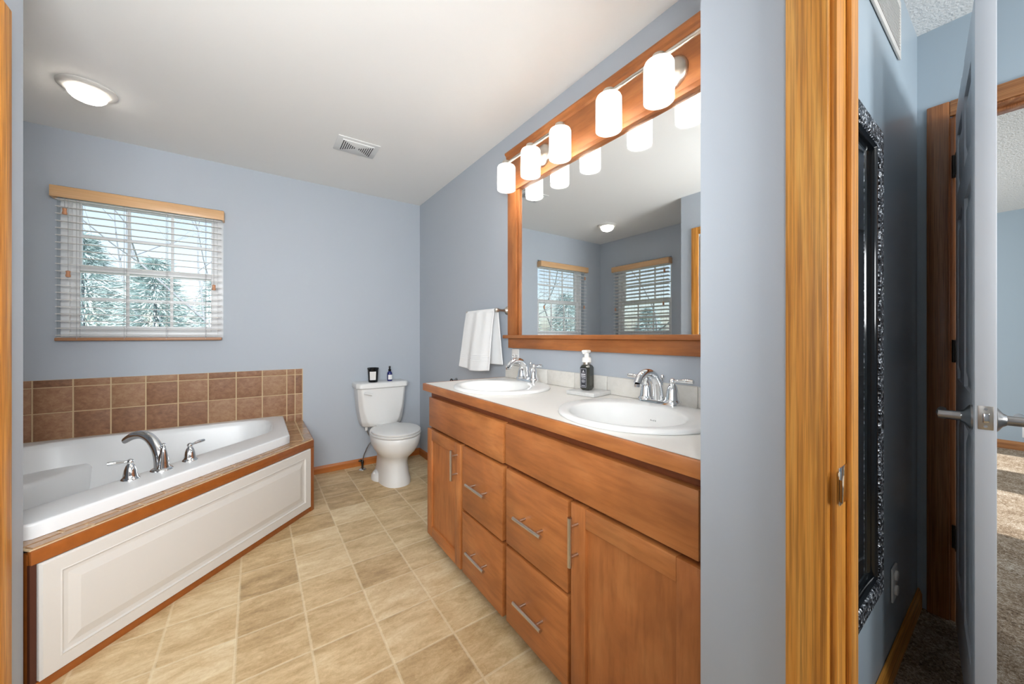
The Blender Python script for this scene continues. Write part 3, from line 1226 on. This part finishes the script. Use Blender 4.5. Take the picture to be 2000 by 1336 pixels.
lp = [[(.985 + .0229 * math.sin(R(a)), 3.31 - .0229 * math.cos(R(a)), z) for a in range(-50, 61, 10)] for z in (.770, .812)]
w.loft(lp, False, False, False)
w.build('bottle_label', M['label'], db, recalc=False)

# ================================================================== VANITY
XD, XF = .777, .804
van = thing('vanity_cabinet', 'long stained maple vanity cabinet with drawers and shaker doors', 'vanity', (1.05, 1.16, 0))
VY0, VY1 = .392, 1.921
w = MB()
xa_, xb_ = XF + .02, X1 - .002
w.box(xa_, xb_, VY0, VY1 - .003, .068, .084)
w.box(xb_ - .012, xb_, VY0, VY1 - .003, .084, .858)
for ya_ in (VY0, (VY0 + VY1) / 2 - .009, VY1 - .021):
    w.box(xa_, xb_ - .012, ya_, ya_ + .018, .084, .858)
w.build('carcass', M['maple_v'], van)
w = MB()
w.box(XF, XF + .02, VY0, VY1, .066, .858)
w.build('face_frame', M['frame_shade'], van)
w = MB()
w.box(.86, .875, VY0, VY1 - .01, 0, .068).box(.875, 1.315, VY1 - .03, VY1 - .012, 0, .068)
w.build('toe_kick', M['dark'], van)


def pull(parent, p0, p1, rad=.0066):
    """bar pull along p0-p1 standing off the front"""
    w = MB()
    a, c = Vector(p0), Vector(p1)
    w.cyl(a, c, rad, 16)
    for t in (.19, .81):
        q = a.lerp(c, t)
        w.cyl(q, (XD + .001, q.y, q.z), rad * .72, 12)
    w.build('bar_pull', M['nickel'], parent, 50)


def slab(name, y0, y1, z0, z1, mat, x0=XD):
    w = MB()
    w.box(x0, XF - .001, y0, y1, z0, z1, .003)
    return w.build(name, mat, van)


slab('false_front', 1.163, 1.893, .668, .826, M['maple_y'])
slab('false_front', .406, 1.146, .674, .828, M['maple_y'])
for (y0, y1, z0, z1, hz) in ((1.167, 1.500, .366, .655, .512), (1.167, 1.500, .074, .354, .213), (.808, 1.142, .374, .657, .514), (.808, 1.142, .078, .362, .213)):
    d_ = slab('drawer', y0, y1, z0, z1, M['maple_y'])
    yc = (y0 + y1) / 2
    pull(d_, (.745, yc - .076, hz), (.745, yc + .076, hz))


def shaker(name, y0, y1, z0, z1, fw=.058):
    w = MB()
    w.box(XD, XF - .001, y0, y0 + fw, z0, z1, .0025).box(XD, XF - .001, y1 - fw, y1, z0, z1, .0025)
    w.box(XD + .0005, XF - .001, y0 + fw, y1 - fw, z1 - fw, z1, .0025, 1).box(XD + .0005, XF - .001, y0 + fw, y1 - fw, z0, z0 + fw, .0025, 1)
    d_ = w.build(name, [M['maple_v'], M['maple_y']], van)
    w = MB()
    w.box(XD + .010, XF - .004, y0 + fw - .004, y1 - fw + .004, z0 + fw - .004, z1 - fw + .004)
    w.build('door_panel', M['maple_v'], d_)
    return d_


d_ = shaker('cabinet_door', 1.521, 1.917, .070, .652)
pull(d_, (.745, 1.552, .483), (.745, 1.552, .625))
d_ = shaker('cabinet_door', .400, .794, .076, .660)
pull(d_, (.745, .766, .488), (.745, .766, .632))

ct = thing('countertop', 'white laminate vanity countertop with a stained wood front edge', 'countertop', (1.04, 1.16, .845))
SX, SA, SB = 1.03, .24, .26
SY = (1.552, .758)
FY = (1.597, .793)


def ell(cx, cy, a, c, z, n_=72, p=2.0):
    out = []
    for k in range(n_):
        t = 2 * math.pi * k / n_
        co, si = math.cos(t), math.sin(t)
        out.append((cx + a * math.copysign(abs(co) ** (2 / p), co), cy + c * math.copysign(abs(si) ** (2 / p), si), z))
    return out


# top with two oval cut-outs: rectangles bridged to ellipses
w = MB()
ymid = (SY[0] + SY[1]) / 2
for cy, ya, yb in ((SY[0], ymid, 1.934), (SY[1], .390, ymid)):
    n_ = 72
    el = ell(SX, cy, SA - .03, SB - .03, .897, n_)
    box_ = [(.772, ya), (X1 - .002, ya), (X1 - .002, yb), (.772, yb)]
    outp = polar(box_, (SX, cy), n_)
    # snap nearest polar points onto the corners
    for cxy in box_:
        i = min(range(n_), key=lambda q: (outp[q][0] - cxy[0]) ** 2 + (outp[q][1] - cxy[1]) ** 2)
        outp[i] = cxy
    top = [p + (.897,) for p in outp]
    bot = [p + (.862,) for p in outp]
    elb = [(p[0], p[1], .862) for p in el]
    w.loft([elb, el, top], True, False, False)
    w.loft([bot, elb], True, False, False)
bmesh.ops.remove_doubles(w.bm, verts=w.bm.verts[:], dist=1e-5)
for f_ in w.bm.faces:
    f_.smooth = False
w.build('laminate_top', M['laminate'], ct, 30)
w = MB()
w.box(.757, .772, .390, 1.936, .859, .8975, .003).box(.772, X1 - .002, 1.934, 1.945, .859, .8975, .002)
w.build('wood_edge', M['maple_y'], ct)

w = MB()
w.box(X1 - .006, X1 - .0005, .392, 1.925, .8975, .976, 0, 1)
jt = [1.925, 1.725, 1.517, 1.309, 1.101, .893, .685, .477, .392]
for a_, c_ in zip(jt[1:], jt):
    w.box(X1 - .012, X1 - .004, a_ + .0016, c_ - .0016, .898, .9755, .0015)
tag(w.build('counter_backsplash', [M['cream_tile'], M['grout_white']]), 'low row of cream tiles along the wall at the back of the counter', 'backsplash')


def make_sink(cy, label):
    t = thing('sink', label, 'sink', (SX, cy, .897), 'drop-in sinks')
    w = MB()
    bxo = -.042      # basin sits towards the front
    L = [ell(SX, cy, SA - .002, SB - .002, .8975), ell(SX, cy, SA, SB, .900), ell(SX, cy, SA - .001, SB - .001, .905), ell(SX, cy, SA - .005, SB - .005, .9095), ell(SX, cy, SA - .012, SB - .012, .9115),
         ell(SX + bxo * .75, cy, SA - .050, SB - .052, .9112), ell(SX + bxo, cy, SA - .066, SB - .066, .9100), ell(SX + bxo, cy, SA - .071, SB - .072, .906), ell(SX + bxo, cy, SA - .078, SB - .080, .89),
         ell(SX + bxo, cy, SA - .092, SB - .096, .85), ell(SX + bxo, cy, SA - .12, SB - .125, .812), ell(SX + bxo, cy, SA - .16, SB - .17, .788), ell(SX + bxo, cy, .04, .045, .778), ell(SX + bxo, cy, .022, .022, .776)]
    w.loft(L, True, False, True)
    w.build('basin', M['white_gloss'], t, 60)
    w = MB()
    w.lathe([(.024, 0), (.024, .002), (.015, .0035), (.004, .006)], (SX + bxo, cy, .7765), 24)
    w.build('drain', M['chrome'], t)
    # small grey maker's mark on the back slope of the basin
    w = MB()
    for k, (hh_, ww) in enumerate(((.0045, .0012), (.0045, .001), (.0025, .002), (.0045, .0012))):
        yy_ = cy - .012 + k * .006
        w.box(SX + .107, SX + .1095, yy_, yy_ + ww, .862, .862 + hh_)
    w.build('maker_mark', M['label_grey'], t)
    return t


make_sink(SY[0], 'oval white drop-in sink at the far end of the counter, near the towel')
make_sink(SY[1], 'oval white drop-in sink at the near end of the counter, right of the soap')


def make_faucet(cy, label):
    t = thing('faucet', label, 'faucet', (1.235, cy, .9115), 'chrome sink faucets')
    fx, z = 1.232, .9115
    w = MB()
    pl = rounded([(fx - .026, cy - .078), (fx + .026, cy - .078), (fx + .026, cy + .078), (fx - .026, cy + .078)], .024, 6)
    w.loft([[p + (z - .003,) for p in pl], [p + (z + .006,) for p in pl], [(fx + (p[0] - fx) * .86, cy + (p[1] - cy) * .95, z + .012) for p in pl]])
    w.build('base_plate', M['chrome'], t, 40)
    w = MB()
    w.tube([(fx, cy, z + .005), (fx - .004, cy, z + .045), (fx - .018, cy, z + .084), (fx - .048, cy, z + .110), (fx - .086, cy, z + .114), (fx - .116, cy, z + .100), (fx - .130, cy, z + .080)], [.023, .019, .0165, .0155, .015, .0145, .014], 22, 0, 6)
    w.lathe([(.0115, 0), (.0115, -.010), (.009, -.011)], (fx - .132, cy, z + .080), 18)
    w.build('spout', M['chrome'], t, 60)
    for s_ in (-1, 1):
        w = MB()
        lever_valve(w, fx, cy + s_ * .054, z + .008, R(90) * s_ + R(4) * s_ * 1.0, 1.03, .078)
        w.build('handle', M['chrome'], t, 60)
    w = MB()
    w.cyl((fx + .022, cy, z), (fx + .022, cy, z + .085), .0032, 10)
    w.lathe([(.004, .085), (.0075, .090), (.0075, .098), (.003, .103)], (fx + .022, cy, z), 14)
    w.build('lift_rod', M['chrome'], t, 60)
    return t


make_faucet(FY[0], 'chrome two-handle faucet on the far sink, beside the hanging towel')
make_faucet(FY[1], 'chrome two-handle faucet on the near sink, right of the soap bottle')

tr_ = MB()
mt = Matrix.Translation((1.229, 1.142, .8975)) @ Matrix.Rotation(R(8), 4, 'Z')
tr_.box(-.068, .066, -.074, .074, .0005, .018, .002, 0, mt)
tag(tr_.build('soap_tray', M['marble']), 'square grey marble slab under the soap bottle on the counter', 'tray')
sb = thing('soap_bottle', 'dark foaming soap bottle with a white pump standing on the marble slab', 'soap bottle', (1.228, 1.152, .9160))
hw = .0262


def octa(z, a, ch):
    return [(-a + ch, -a, z), (a - ch, -a, z), (a, -a + ch, z), (a, a - ch, z), (a - ch, a, z), (-a + ch, a, z), (-a, a - ch, z), (-a, -a + ch, z)]


rot = Matrix.Translation((1.228, 1.152, .9160)) @ Matrix.Rotation(R(9), 4, 'Z')
tf_ = lambda lp: [rot @ Vector(p) for p in lp]
w = MB()
w.loft([tf_(octa(.0, hw - .008, .008)), tf_(octa(.007, hw - .002, .009)), tf_(octa(.014, hw, .010)), tf_(octa(.102, hw, .010)), tf_(octa(.110, hw - .003, .011)), tf_(octa(.116, hw - .009, .011))])
w.build('bottle', M['soap_body'], sb, 25)
w = MB()
# label on the -x face (towards the room)
xl = -hw - .0006


def lab(y0, y1, z0, z1, mat, dx=0.):
    w.quad([rot @ Vector((xl - dx, y0, z0)), rot @ Vector((xl - dx, y1, z0)), rot @ Vector((xl - dx, y1, z1)), rot @ Vector((xl - dx, y0, z1))], mat)


lab(-.0165, .0165, .012, .101, 0)
for a_ in ((-.0148, .0148, .0145, .0156), (-.0148, .0148, .0965, .0976), (-.0148, -.0138, .0145, .0976), (.0138, .0148, .0145, .0976)):
    lab(*a_, 1, .0003)
for (a_, c_, z_, q_) in ((-.011, .011, .070, .0048), (-.011, .011, .062, .004), (-.011, .009, .0545, .0028), (-.008, .008, .046, .0018), (-.0095, .0095, .041, .0018), (-.007, .007, .036, .0018), (-.0095, .0095, .0205, .002), (-.008, .008, .080, .0013)):
    lab(a_, c_, z_, z_ + q_, 1, .0003)
w.quad([rot @ Vector((xl - .0003, -.005, .083)), rot @ Vector((xl - .0003, .005, .083)), rot @ Vector((xl - .0003, 0, .092))], 1)
w.build('bottle_label', [M['soap_label'], M['print_white']], sb, recalc=False)
w = MB()
w.lathe([(.0170, .115), (.0170, .126)], (1.228, 1.152, .9160), 24, 1)
w.lathe([(.0205, .126), (.0205, .142), (.018, .147), (.0115, .149), (.0105, .168)], (1.228, 1.152, .9160), 28)
w.box(-.022, .015, -.0145, .0145, .168, .181, .005, 0, rot)
w.box(-.026, -.020, -.006, .006, .163, .177, .002, 0, rot)
w.build('pump', [M['pump'], M['nickel']], sb, 40)


def outlet_plate(name, label, p, nrm_axis, sgn, wall_y=True):
    t = thing(name, label, 'outlet', p, None)
    return t


ol = thing('outlet_plate', 'white double outlet plate on the wall under the mirror, left end of counter', 'outlet', (X1, 1.826, 1.03))
w = MB()
w.box(X1 - .006, X1 - .0003, 1.789, 1.862, .978, 1.0815, .002)
w.build('plate', M['plastic'], ol)
for yc in (1.844, 1.808):
    w = MB()
    w.lathe([(.0155, 0), (.0155, -.002), (.0145, -.0025)], (X1 - .006, yc, 1.035), 24, 0, 'x')
    so = w.build('socket', M['plastic'], ol)
    w = MB()
    for dy, dz in ((-.005, .003), (.005, .003)):
        w.box(X1 - .0092, X1 - .0084, yc + dy - .001, yc + dy + .001, 1.035 + dz - .004, 1.035 + dz + .004)
    w.box(X1 - .0092, X1 - .0084, yc - .002, yc + .002, 1.024, 1.028)
    w.build('slot', M['dark'], so)

# ------------------------------------------------------------------ mirror, its wood frame and the light board
mi = thing('vanity_mirror', 'large wall mirror in a stained wood frame above the two sinks', 'mirror', (X1, 1.14, 1.6))
w = MB()
w.box(X1 - .012, X1 - .004, .392, 1.80, 1.140, 2.062)
w.build('mirror_glass', M['mirror'], mi)
w = MB()
w.box(X1 - .030, X1 - .001, 1.782, 1.874, 1.164, 2.060, .003)
w.box(X1 - .022, X1 - .012, 1.758, 1.784, 1.164, 2.058, .002)
w.build('frame_stile', M['maple_v'], mi)
w = MB()
w.box(X1 - .026, X1 - .001, .392, 1.874, 1.086, 1.146, .003)
w.build('frame_rail', M['maple_y'], mi)
w = MB()
w.box(X1 - .044, X1 - .001, .392, 1.912, 1.145, 1.166, .004)
w.build('frame_ledge', M['maple_y'], mi)
lb = thing('mirror_light_board', 'stained wood board over the mirror carrying the vanity lights', 'light board', (X1, 1.14, 2.17))
w = MB()
w.box(X1 - .026, X1 - .001, .392, 1.874, 2.060, 2.292, .002)
w.build('board', M['maple_y'], lb)
w = MB()
w.box(X1 - .034, X1 - .001, .392, 1.878, 2.048, 2.072, .004)
w.build('bottom_moulding', M['maple_y'], lb)
w = MB()
pr = [(X1 - .026, 2.262), (X1 - .034, 2.270), (X1 - .036, 2.282), (X1 - .046, 2.292), (X1 - .046, 2.300), (X1 - .001, 2.300), (X1 - .001, 2.262)]
w.loft([[(px, y, pz) for px, pz in pr] for y in (.392, 1.883)])
w.build('crown_moulding', M['maple_y'], lb, 25)

LXC = 1.200


def make_vanity_light(yc, label):
    t = thing('vanity_light', label, 'vanity light', (X1 - .026, yc, 2.165), 'three-shade vanity lights')
    w = MB()
    w.lathe([(.062, 0), (.062, -.006), (.055, -.016), (.030, -.024)], (X1 - .026, yc, 2.150), 36, 0, 'x')
    w.build('mounting_plate', M['nickel'], t, 40)
    w = MB()
    w.cyl((X1 - .04, yc, 2.150), (LXC + .02, yc, 2.150), .007)
    w.tube([(LXC + .022, yc, 2.150), (LXC + .008, yc, 2.154), (LXC, yc, 2.168)], .007, 12)
    w.build('arm', M['nickel'], t)
    w = MB()
    w.cyl((LXC, yc - .23, 2.170), (LXC, yc + .23, 2.170), .0085, 18)
    w.build('bar', M['nickel'], t)
    for dy in (-.23, 0, .23):
        y = yc + dy
        w = MB()
        w.lathe([(.016, 2.186), (.023, 2.183), (.0245, 2.178), (.0245, 2.152)], (LXC, y, 0), 24)
        so = w.build('socket', M['nickel'], t, 40)
        w = MB()
        w.lathe([(.022, 2.1575), (.042, 2.1575), (.0495, 2.154), (.0525, 2.147), (.0530, 2.12), (.0530, 2.016), (.0505, 2.016), (.0505, 2.12), (.0500, 2.144), (.047, 2.150), (.022, 2.153)], (LXC, y, 0), 40, 0, 'z', False)
        w.build('shade', M['shade'], so, 50)
        lamp('bulb_light', 'POINT', (LXC, y, 2.052), 1.1, (1, .97, .92), .024)
    return t


make_vanity_light(1.529, 'nickel vanity light with three lit white glass shades, far end of the mirror')
make_vanity_light(.773, 'nickel vanity light with three lit white glass shades, near end of the mirror')

# ------------------------------------------------------------------ towel bar, towel, small fixture
tb = thing('towel_bar', 'nickel towel bar on the wall left of the mirror', 'towel bar', (X1, 2.13, 1.33))
TBX, TBZ = 1.235, 1.322
for y in (1.915, 2.290):
    w = MB()
    w.lathe([(.027, 0), (.027, -.005), (.021, -.012), (.013, -.018), (.0095, -.03), (.0085, -.055), (.011, -.066), (.0135, -.074), (.0135, -.09), (.010, -.096)], (X1 - .001, y, TBZ), 28, 0, 'x')
    w.build('post', M['nickel'], tb, 50)
w = MB()
w.cyl((TBX, 1.915, TBZ), (TBX, 2.290, TBZ), .008, 16)
w.build('rod', M['nickel'], tb)


def towel_sheet():
    w = MB()
    nu, nv = 56, 60
    f0, f1 = 1.930, 2.300
    rows_ = []
    Lf, Lb = .385, .345
    for j in range(nv + 1):
        s_ = j / nv * (Lf + Lb + .04) - Lf - .02      # negative: front
        row = []
        for i in range(nu + 1):
            u_ = i / nu
            if s_ < -.02:
                dn = -s_ - .02
                fl = dn / Lf
                x = TBX - .0135 - .030 * fl - .010 * math.sin(fl * math.pi * .5)
                z = TBZ - dn
                amp = .011 * (.25 + fl)
                x += amp * math.sin(u_ * 8.2 + .9 + fl * .5) + .003 * math.sin(u_ * 19 + 1)
                y = f0 + .022 * fl + u_ * (f1 - f0 + .014 * fl) + .004 * math.sin(fl * 5 + u_ * 7)
                z -= .012 * math.sin(u_ * 3.4) * fl - .004
            elif s_ > .02:
                dn = s_ - .02
                fl = dn / Lb
                x = TBX + .0135 + .016 * fl
                z = TBZ - dn
                x += .007 * fl * math.sin(u_ * 11 + .9)
                y = f0 - .008 - .022 * fl + u_ * (f1 - f0)
            else:
                a = (s_ + .02) / .04 * math.pi
                x = TBX - .0135 * math.cos(a)
                z = TBZ + .0125 * math.sin(a)
                y = f0 + u_ * (f1 - f0) - .004 * (1 - math.cos(a))
            row.append((x, y, z))
        rows_.append(row)
    w.loft(rows_, False, False, False)
    return w


w = towel_sheet()
tw = w.build('hand_towel', M['towel'], None, 80)
so = tw.modifiers.new('thick', 'SOLIDIFY')
so.thickness = .006
so.offset = 0
ss = tw.modifiers.new('soft', 'SUBSURF')
ss.levels = 1
ss.render_levels = 1
tag(tw, 'white terry hand towel folded over the towel bar left of the mirror', 'towel')
w = MB()
for k, dz in enumerate((.282, .294, .306, .318)):
    pts_ = []
    for i in range(57):
        u_ = i / 56
        fl = dz / .385
        x = TBX - .0135 - .030 * fl - .010 * math.sin(fl * math.pi * .5) + .011 * (.25 + fl) * math.sin(u_ * 8.2 + .9 + fl * .5) + .003 * math.sin(u_ * 19 + 1)
        y = 1.930 + .022 * fl + u_ * (.370 + .014 * fl) + .004 * math.sin(fl * 5 + u_ * 7)
        pts_.append((x - .0032, y, TBZ - dz - .012 * math.sin(u_ * 3.4) * fl + .004))
    w.tube(pts_, .0016, 6, 0, 1)
w.build('woven_band', M['towel'], tw)

hk = thing('wall_hook', 'small dark metal ring fixture on the wall just behind the left counter end', 'wall hook', (X1, 2.64, .80))
w = MB()
w.lathe([(.024, 0), (.024, -.006), (.012, -.012), (.010, -.045)], (X1 - .001, 2.64, .80), 24, 0, 'x')
w.build('wall_plate', M['satin'], hk, 50)
w = MB()
w.tube([(X1 - .045, 2.64 + .020 * math.cos(R(a)), .795 + .022 * math.sin(R(a))) for a in range(0, 361, 20)], .0045, 10, 0, 1)
w.build('ring', M['dark_metal'], hk, 60)

# ------------------------------------------------------------------ ceiling light and vent
cl = thing('ceiling_light', 'round lit dome light on the ceiling above the tub', 'ceiling light', (-.712, 2.80, H))
w = MB()
w.lathe([(.108, H), (.108, H - .006), (.102, H - .013), (.080, H - .019), (.074, H - .019), (.070, H - .008)], (-.712, 2.80, 0), 48)
w.build('trim_ring', M['white_paint'], cl, 40)
w = MB()
w.lathe([(.073, H - .010), (.0735, H - .024), (.068, H - .042), (.055, H - .056), (.034, H - .065), (.008, H - .069)], (-.712, 2.80, 0), 40)
w.build('dome_glass', M['dome'], cl, 60)
lamp('dome_bulb', 'POINT', (-.712, 2.80, H - .034), 1.3, (1, .96, .9), .014)

vt = thing('exhaust_vent', 'white square exhaust vent grille on the bathroom ceiling', 'ceiling vent', (.557, 2.615, H))
vx, vy, vw, vh = .557, 2.615, .130, .104
w = MB()
w.box(vx - vw, vx + vw, vy - vh, vy + vh, H - .006, H - .0004, .002)
w.box(vx - .098, vx + .098, vy - .074, vy + .074, H - .012, H - .004, .002)
w.build('cover', M['plastic'], vt)
for k in range(7):
    a = .090 - k * .0125
    c = .070 * a / .090
    for sx in (-1, 1):
        w = MB()
        w.box(vx + sx * a - .0024, vx + sx * a + .0024, vy - c, vy + c, H - .0126, H - .0116)
        w.build('slot', M['dark'], vt)

# ================================================================== HALL
hm = thing('hall_mirror', 'tall mirror in a black hammered frame on the hall wall', 'mirror', (1.23, .27, 1.08))
hx0, hx1, hz0, hz1 = .935, 1.533, .400, 1.768
fwid = .064
yb_, yf_ = .267, .245


cs = [(hx0, hz0), (hx1, hz0), (hx1, hz1), (hx0, hz1)]
inw = [(1, 1), (-1, 1), (-1, -1), (1, -1)]
for nm, mt_, prof in (('frame', 'hammered', [(0, yb_), (0, yf_ + .004), (.006, yf_), (.046, yf_ + .001), (.050, yf_ + .006), (.050, yb_)]),
                      ('inner_lip', 'black', [(.050, yb_), (.050, yf_ + .006), (.056, yf_ + .004), (.059, yf_ + .008), (fwid - .002, yf_ + .010), (fwid, yf_ + .016), (fwid, yb_)])):
    w = MB()
    lps = [[(x + i_[0] * q, y, z + i_[1] * q) for q, y in prof] for (x, z), i_ in zip(cs, inw)]
    w.loft(lps + [lps[0]], True, False, False)
    bmesh.ops.remove_doubles(w.bm, verts=w.bm.verts[:], dist=1e-6)
    w.build(nm, M[mt_], hm, 25)
w = MB()
w.box(hx0 + fwid - .004, hx1 - fwid + .004, .2635, .2675, hz0 + fwid - .004, hz1 - fwid + .004)
w.build('mirror_glass', M['mirror'], hm)

av = thing('air_return_vent', 'white return air grille high on the hall wall near the ceiling', 'air vent', (1.66, .27, 2.26))
ax0, ax1, az0, az1 = 1.40, 1.905, 2.158, 2.365
yw = .2682
w = MB()
w.box(ax0, ax1, yw - .007, yw, az0, az0 + .024, .002).box(ax0, ax1, yw - .007, yw, az1 - .024, az1, .002)
w.box(ax0, ax0 + .024, yw - .007, yw, az0 + .024, az1 - .024, .002).box(ax1 - .024, ax1, yw - .007, yw, az0 + .024, az1 - .024, .002)
w.build('frame', M['white_paint'], av)
w = MB()
z = az0 + .028
while z < az1 - .03:
    mt = Matrix.Translation(((ax0 + ax1) / 2, yw - .004, z)) @ Matrix.Rotation(R(40), 4, 'X')
    w.box(-(ax1 - ax0) / 2 + .024, (ax1 - ax0) / 2 - .024, -.0055, .0055, -.0006, .0006, 0, 0, mt)
    z += .0105
w.build('louvers', M['white_paint'], av)

ho = thing('outlet_plate', 'white outlet plate low on the hall wall beside the framed mirror', 'outlet', (1.81, .27, .305))
w = MB()
w.box(1.775, 1.845, yw - .006, yw - .0002, .248, .362, .002)
w.build('plate', M['plastic'], ho)
for zc in (.332, .282):
    w = MB()
    w.lathe([(.0165, 0), (.0165, -.006), (.015, -.007)], (1.81, yw - .006, zc), 24, 0, 'y')
    w.build('socket', M['plastic'], ho)
bo = thing('outlet_plate', 'white outlet plate low on the bedroom far wall, seen past the open door', 'outlet', (6.3, .0, .205))
w = MB()
w.box(6.294, 6.2998, -.055, .026, .140, .262, .002)
w.build('plate', M['plastic'], bo)
for zc in (.226, .176):
    w = MB()
    w.lathe([(.0165, 0), (.0165, -.004), (.015, -.005)], (6.294, -.015, zc), 20, 0, 'x')
    w.build('socket', M['plastic'], bo)

# ================================================================== OUTDOORS
GZ = -2.9
w = MB()
w.box(-40, 40, -40, 45, GZ - .3, GZ)
struct(w.build('ground', M['grass']))


def bare_tree(name, label, x, y, h, r0, seed, depth=6):
    rnd = random.Random(seed)
    w = MB()

    def branch(p, d, L, r_, k):
        pts_ = [p]
        q = p.copy()
        dd = d.copy()
        n_ = 4
        for i in range(n_):
            dd = (dd + Vector((rnd.uniform(-.16, .16), rnd.uniform(-.16, .16), rnd.uniform(-.05, .12)))).normalized()
            q = q + dd * (L / n_)
            pts_.append(q.copy())
        rr = [r_ * (1 - .45 * i / n_) for i in range(n_ + 1)]
        w.tube(pts_, rr, 4 if k > 2 else 7, 0, 1)
        if k >= depth:
            return
        nb = rnd.choice((2, 3, 3)) if k < 3 else rnd.choice((2, 2, 3))
        for i in range(nb):
            t = rnd.uniform(.45, 1.) if i else 1.
            idx = min(n_, max(1, int(round(t * n_))))
            az = rnd.uniform(0, 2 * math.pi)
            sp_ = rnd.uniform(.35, .85)
            side = Vector((math.cos(az), math.sin(az), rnd.uniform(-.15, .35)))
            nd = (dd * (1 - sp_ * .5) + side * sp_).normalized()
            branch(pts_[idx].copy(), nd, L * rnd.uniform(.62, .82), rr[idx] * .68, k + 1)
    branch(Vector((x, y, GZ)), Vector((0, 0, 1)), h * .36, r0, 0)
    return tag(w.build(name, M['bark'], None, 60, False), label, 'tree', 'bare trees outside the windows')


bare_tree('bare_tree', 'leafless tree outside, its branches crossing the window above the tub from the left', -3.3, 9.6, 9.4, .075, 3, 8)
bare_tree('bare_tree', 'leafless tree outside, its branches crossing the window above the tub from the right', .2, 9.2, 9.6, .08, 11, 8)
bare_tree('bare_tree', 'thin leafless tree farther off behind the evergreens, in the middle of the window', -2.3, 17.0, 13.5, .11, 21, 8)
bare_tree('bare_tree', 'leafless tree seen only in the mirror, through the reflected left window', -5.6, 8.6, 8.6, .09, 8, 7)
bare_tree('bare_tree', 'leafless tree seen only in the mirror, through the reflected right window', -6.4, 5.2, 8.4, .10, 5, 7)


def evergreen(label, x, y, h, r0, seed):
    rnd = random.Random(seed)
    t = thing('evergreen_tree', label, 'tree', (x, y, GZ), 'evergreens outside the windows')
    w = MB()
    w.tube([(x, y, GZ), (x, y, GZ + h * .95)], [.10, .02], 8, 0, 1)
    w.build('trunk', M['bark'], t)
    w = MB()
    for i in range(9000):
        u_ = rnd.random() ** .95
        z = GZ + .2 + u_ * (h - .2)
        rad = r0 * (1 - u_) ** .8 + .05
        a = rnd.uniform(0, 2 * math.pi)
        rr = rad * rnd.uniform(.2, 1.08)
        p = Vector((x + rr * math.cos(a), y + rr * math.sin(a), z))
        d = Vector((math.cos(a), math.sin(a), rnd.uniform(-.6, .5))).normalized()
        s_ = d.cross(Vector((rnd.uniform(-1, 1), rnd.uniform(-1, 1), 1))).normalized()
        L = rnd.uniform(.18, .42)
        wd = rnd.uniform(.005, .012)
        w.quad([p - s_ * wd, p + d * L * .5 - s_ * wd * 1.6, p + d * L, p + d * L * .5 + s_ * wd * 1.6, p + s_ * wd])
    w.build('foliage', M['needle'], t, recalc=False)
    return t


EV = [(-5.6, 13.5, 6.6, 1.9, 'evergreen outside the window, far left of the row'), (-3.7, 14.2, 6.7, 1.9, 'evergreen outside the window, second of the row from the left'), (-2.2, 13.4, 6.1, 1.8, 'evergreen outside the window, third of the row from the left'), (-.9, 14.5, 5.8, 1.8, 'evergreen outside the window, third of the row from the right'), (.4, 14.0, 5.4, 1.7, 'evergreen outside the window, second of the row from the right'), (1.8, 14.6, 5.2, 1.7, 'evergreen outside the window, far right of the row')]
for i, (x, y, h, r0, lb_) in enumerate(EV):
    evergreen(lb_, x, y, h, r0, 40 + i)
for i, (x, y, h, lb_) in enumerate(((-8.2, 14.5, 6.4, 'evergreen seen only in the mirror, right side of the reflected left window'), (-10.4, 13.6, 6.2, 'evergreen seen only in the mirror, middle of the reflected left window'), (-12.4, 13.0, 6.0, 'evergreen seen only in the mirror, left side of the reflected left window'),
                                      (-13.0, 10.6, 5.4, 'evergreen seen only in the mirror, left side of the reflected right window'), (-13.4, 8.2, 5.6, 'evergreen seen only in the mirror, middle of the reflected right window'), (-13.0, 5.8, 5.2, 'evergreen seen only in the mirror, right side of the reflected right window'))):
    evergreen(lb_, x, y, h, 1.9, 60 + i)
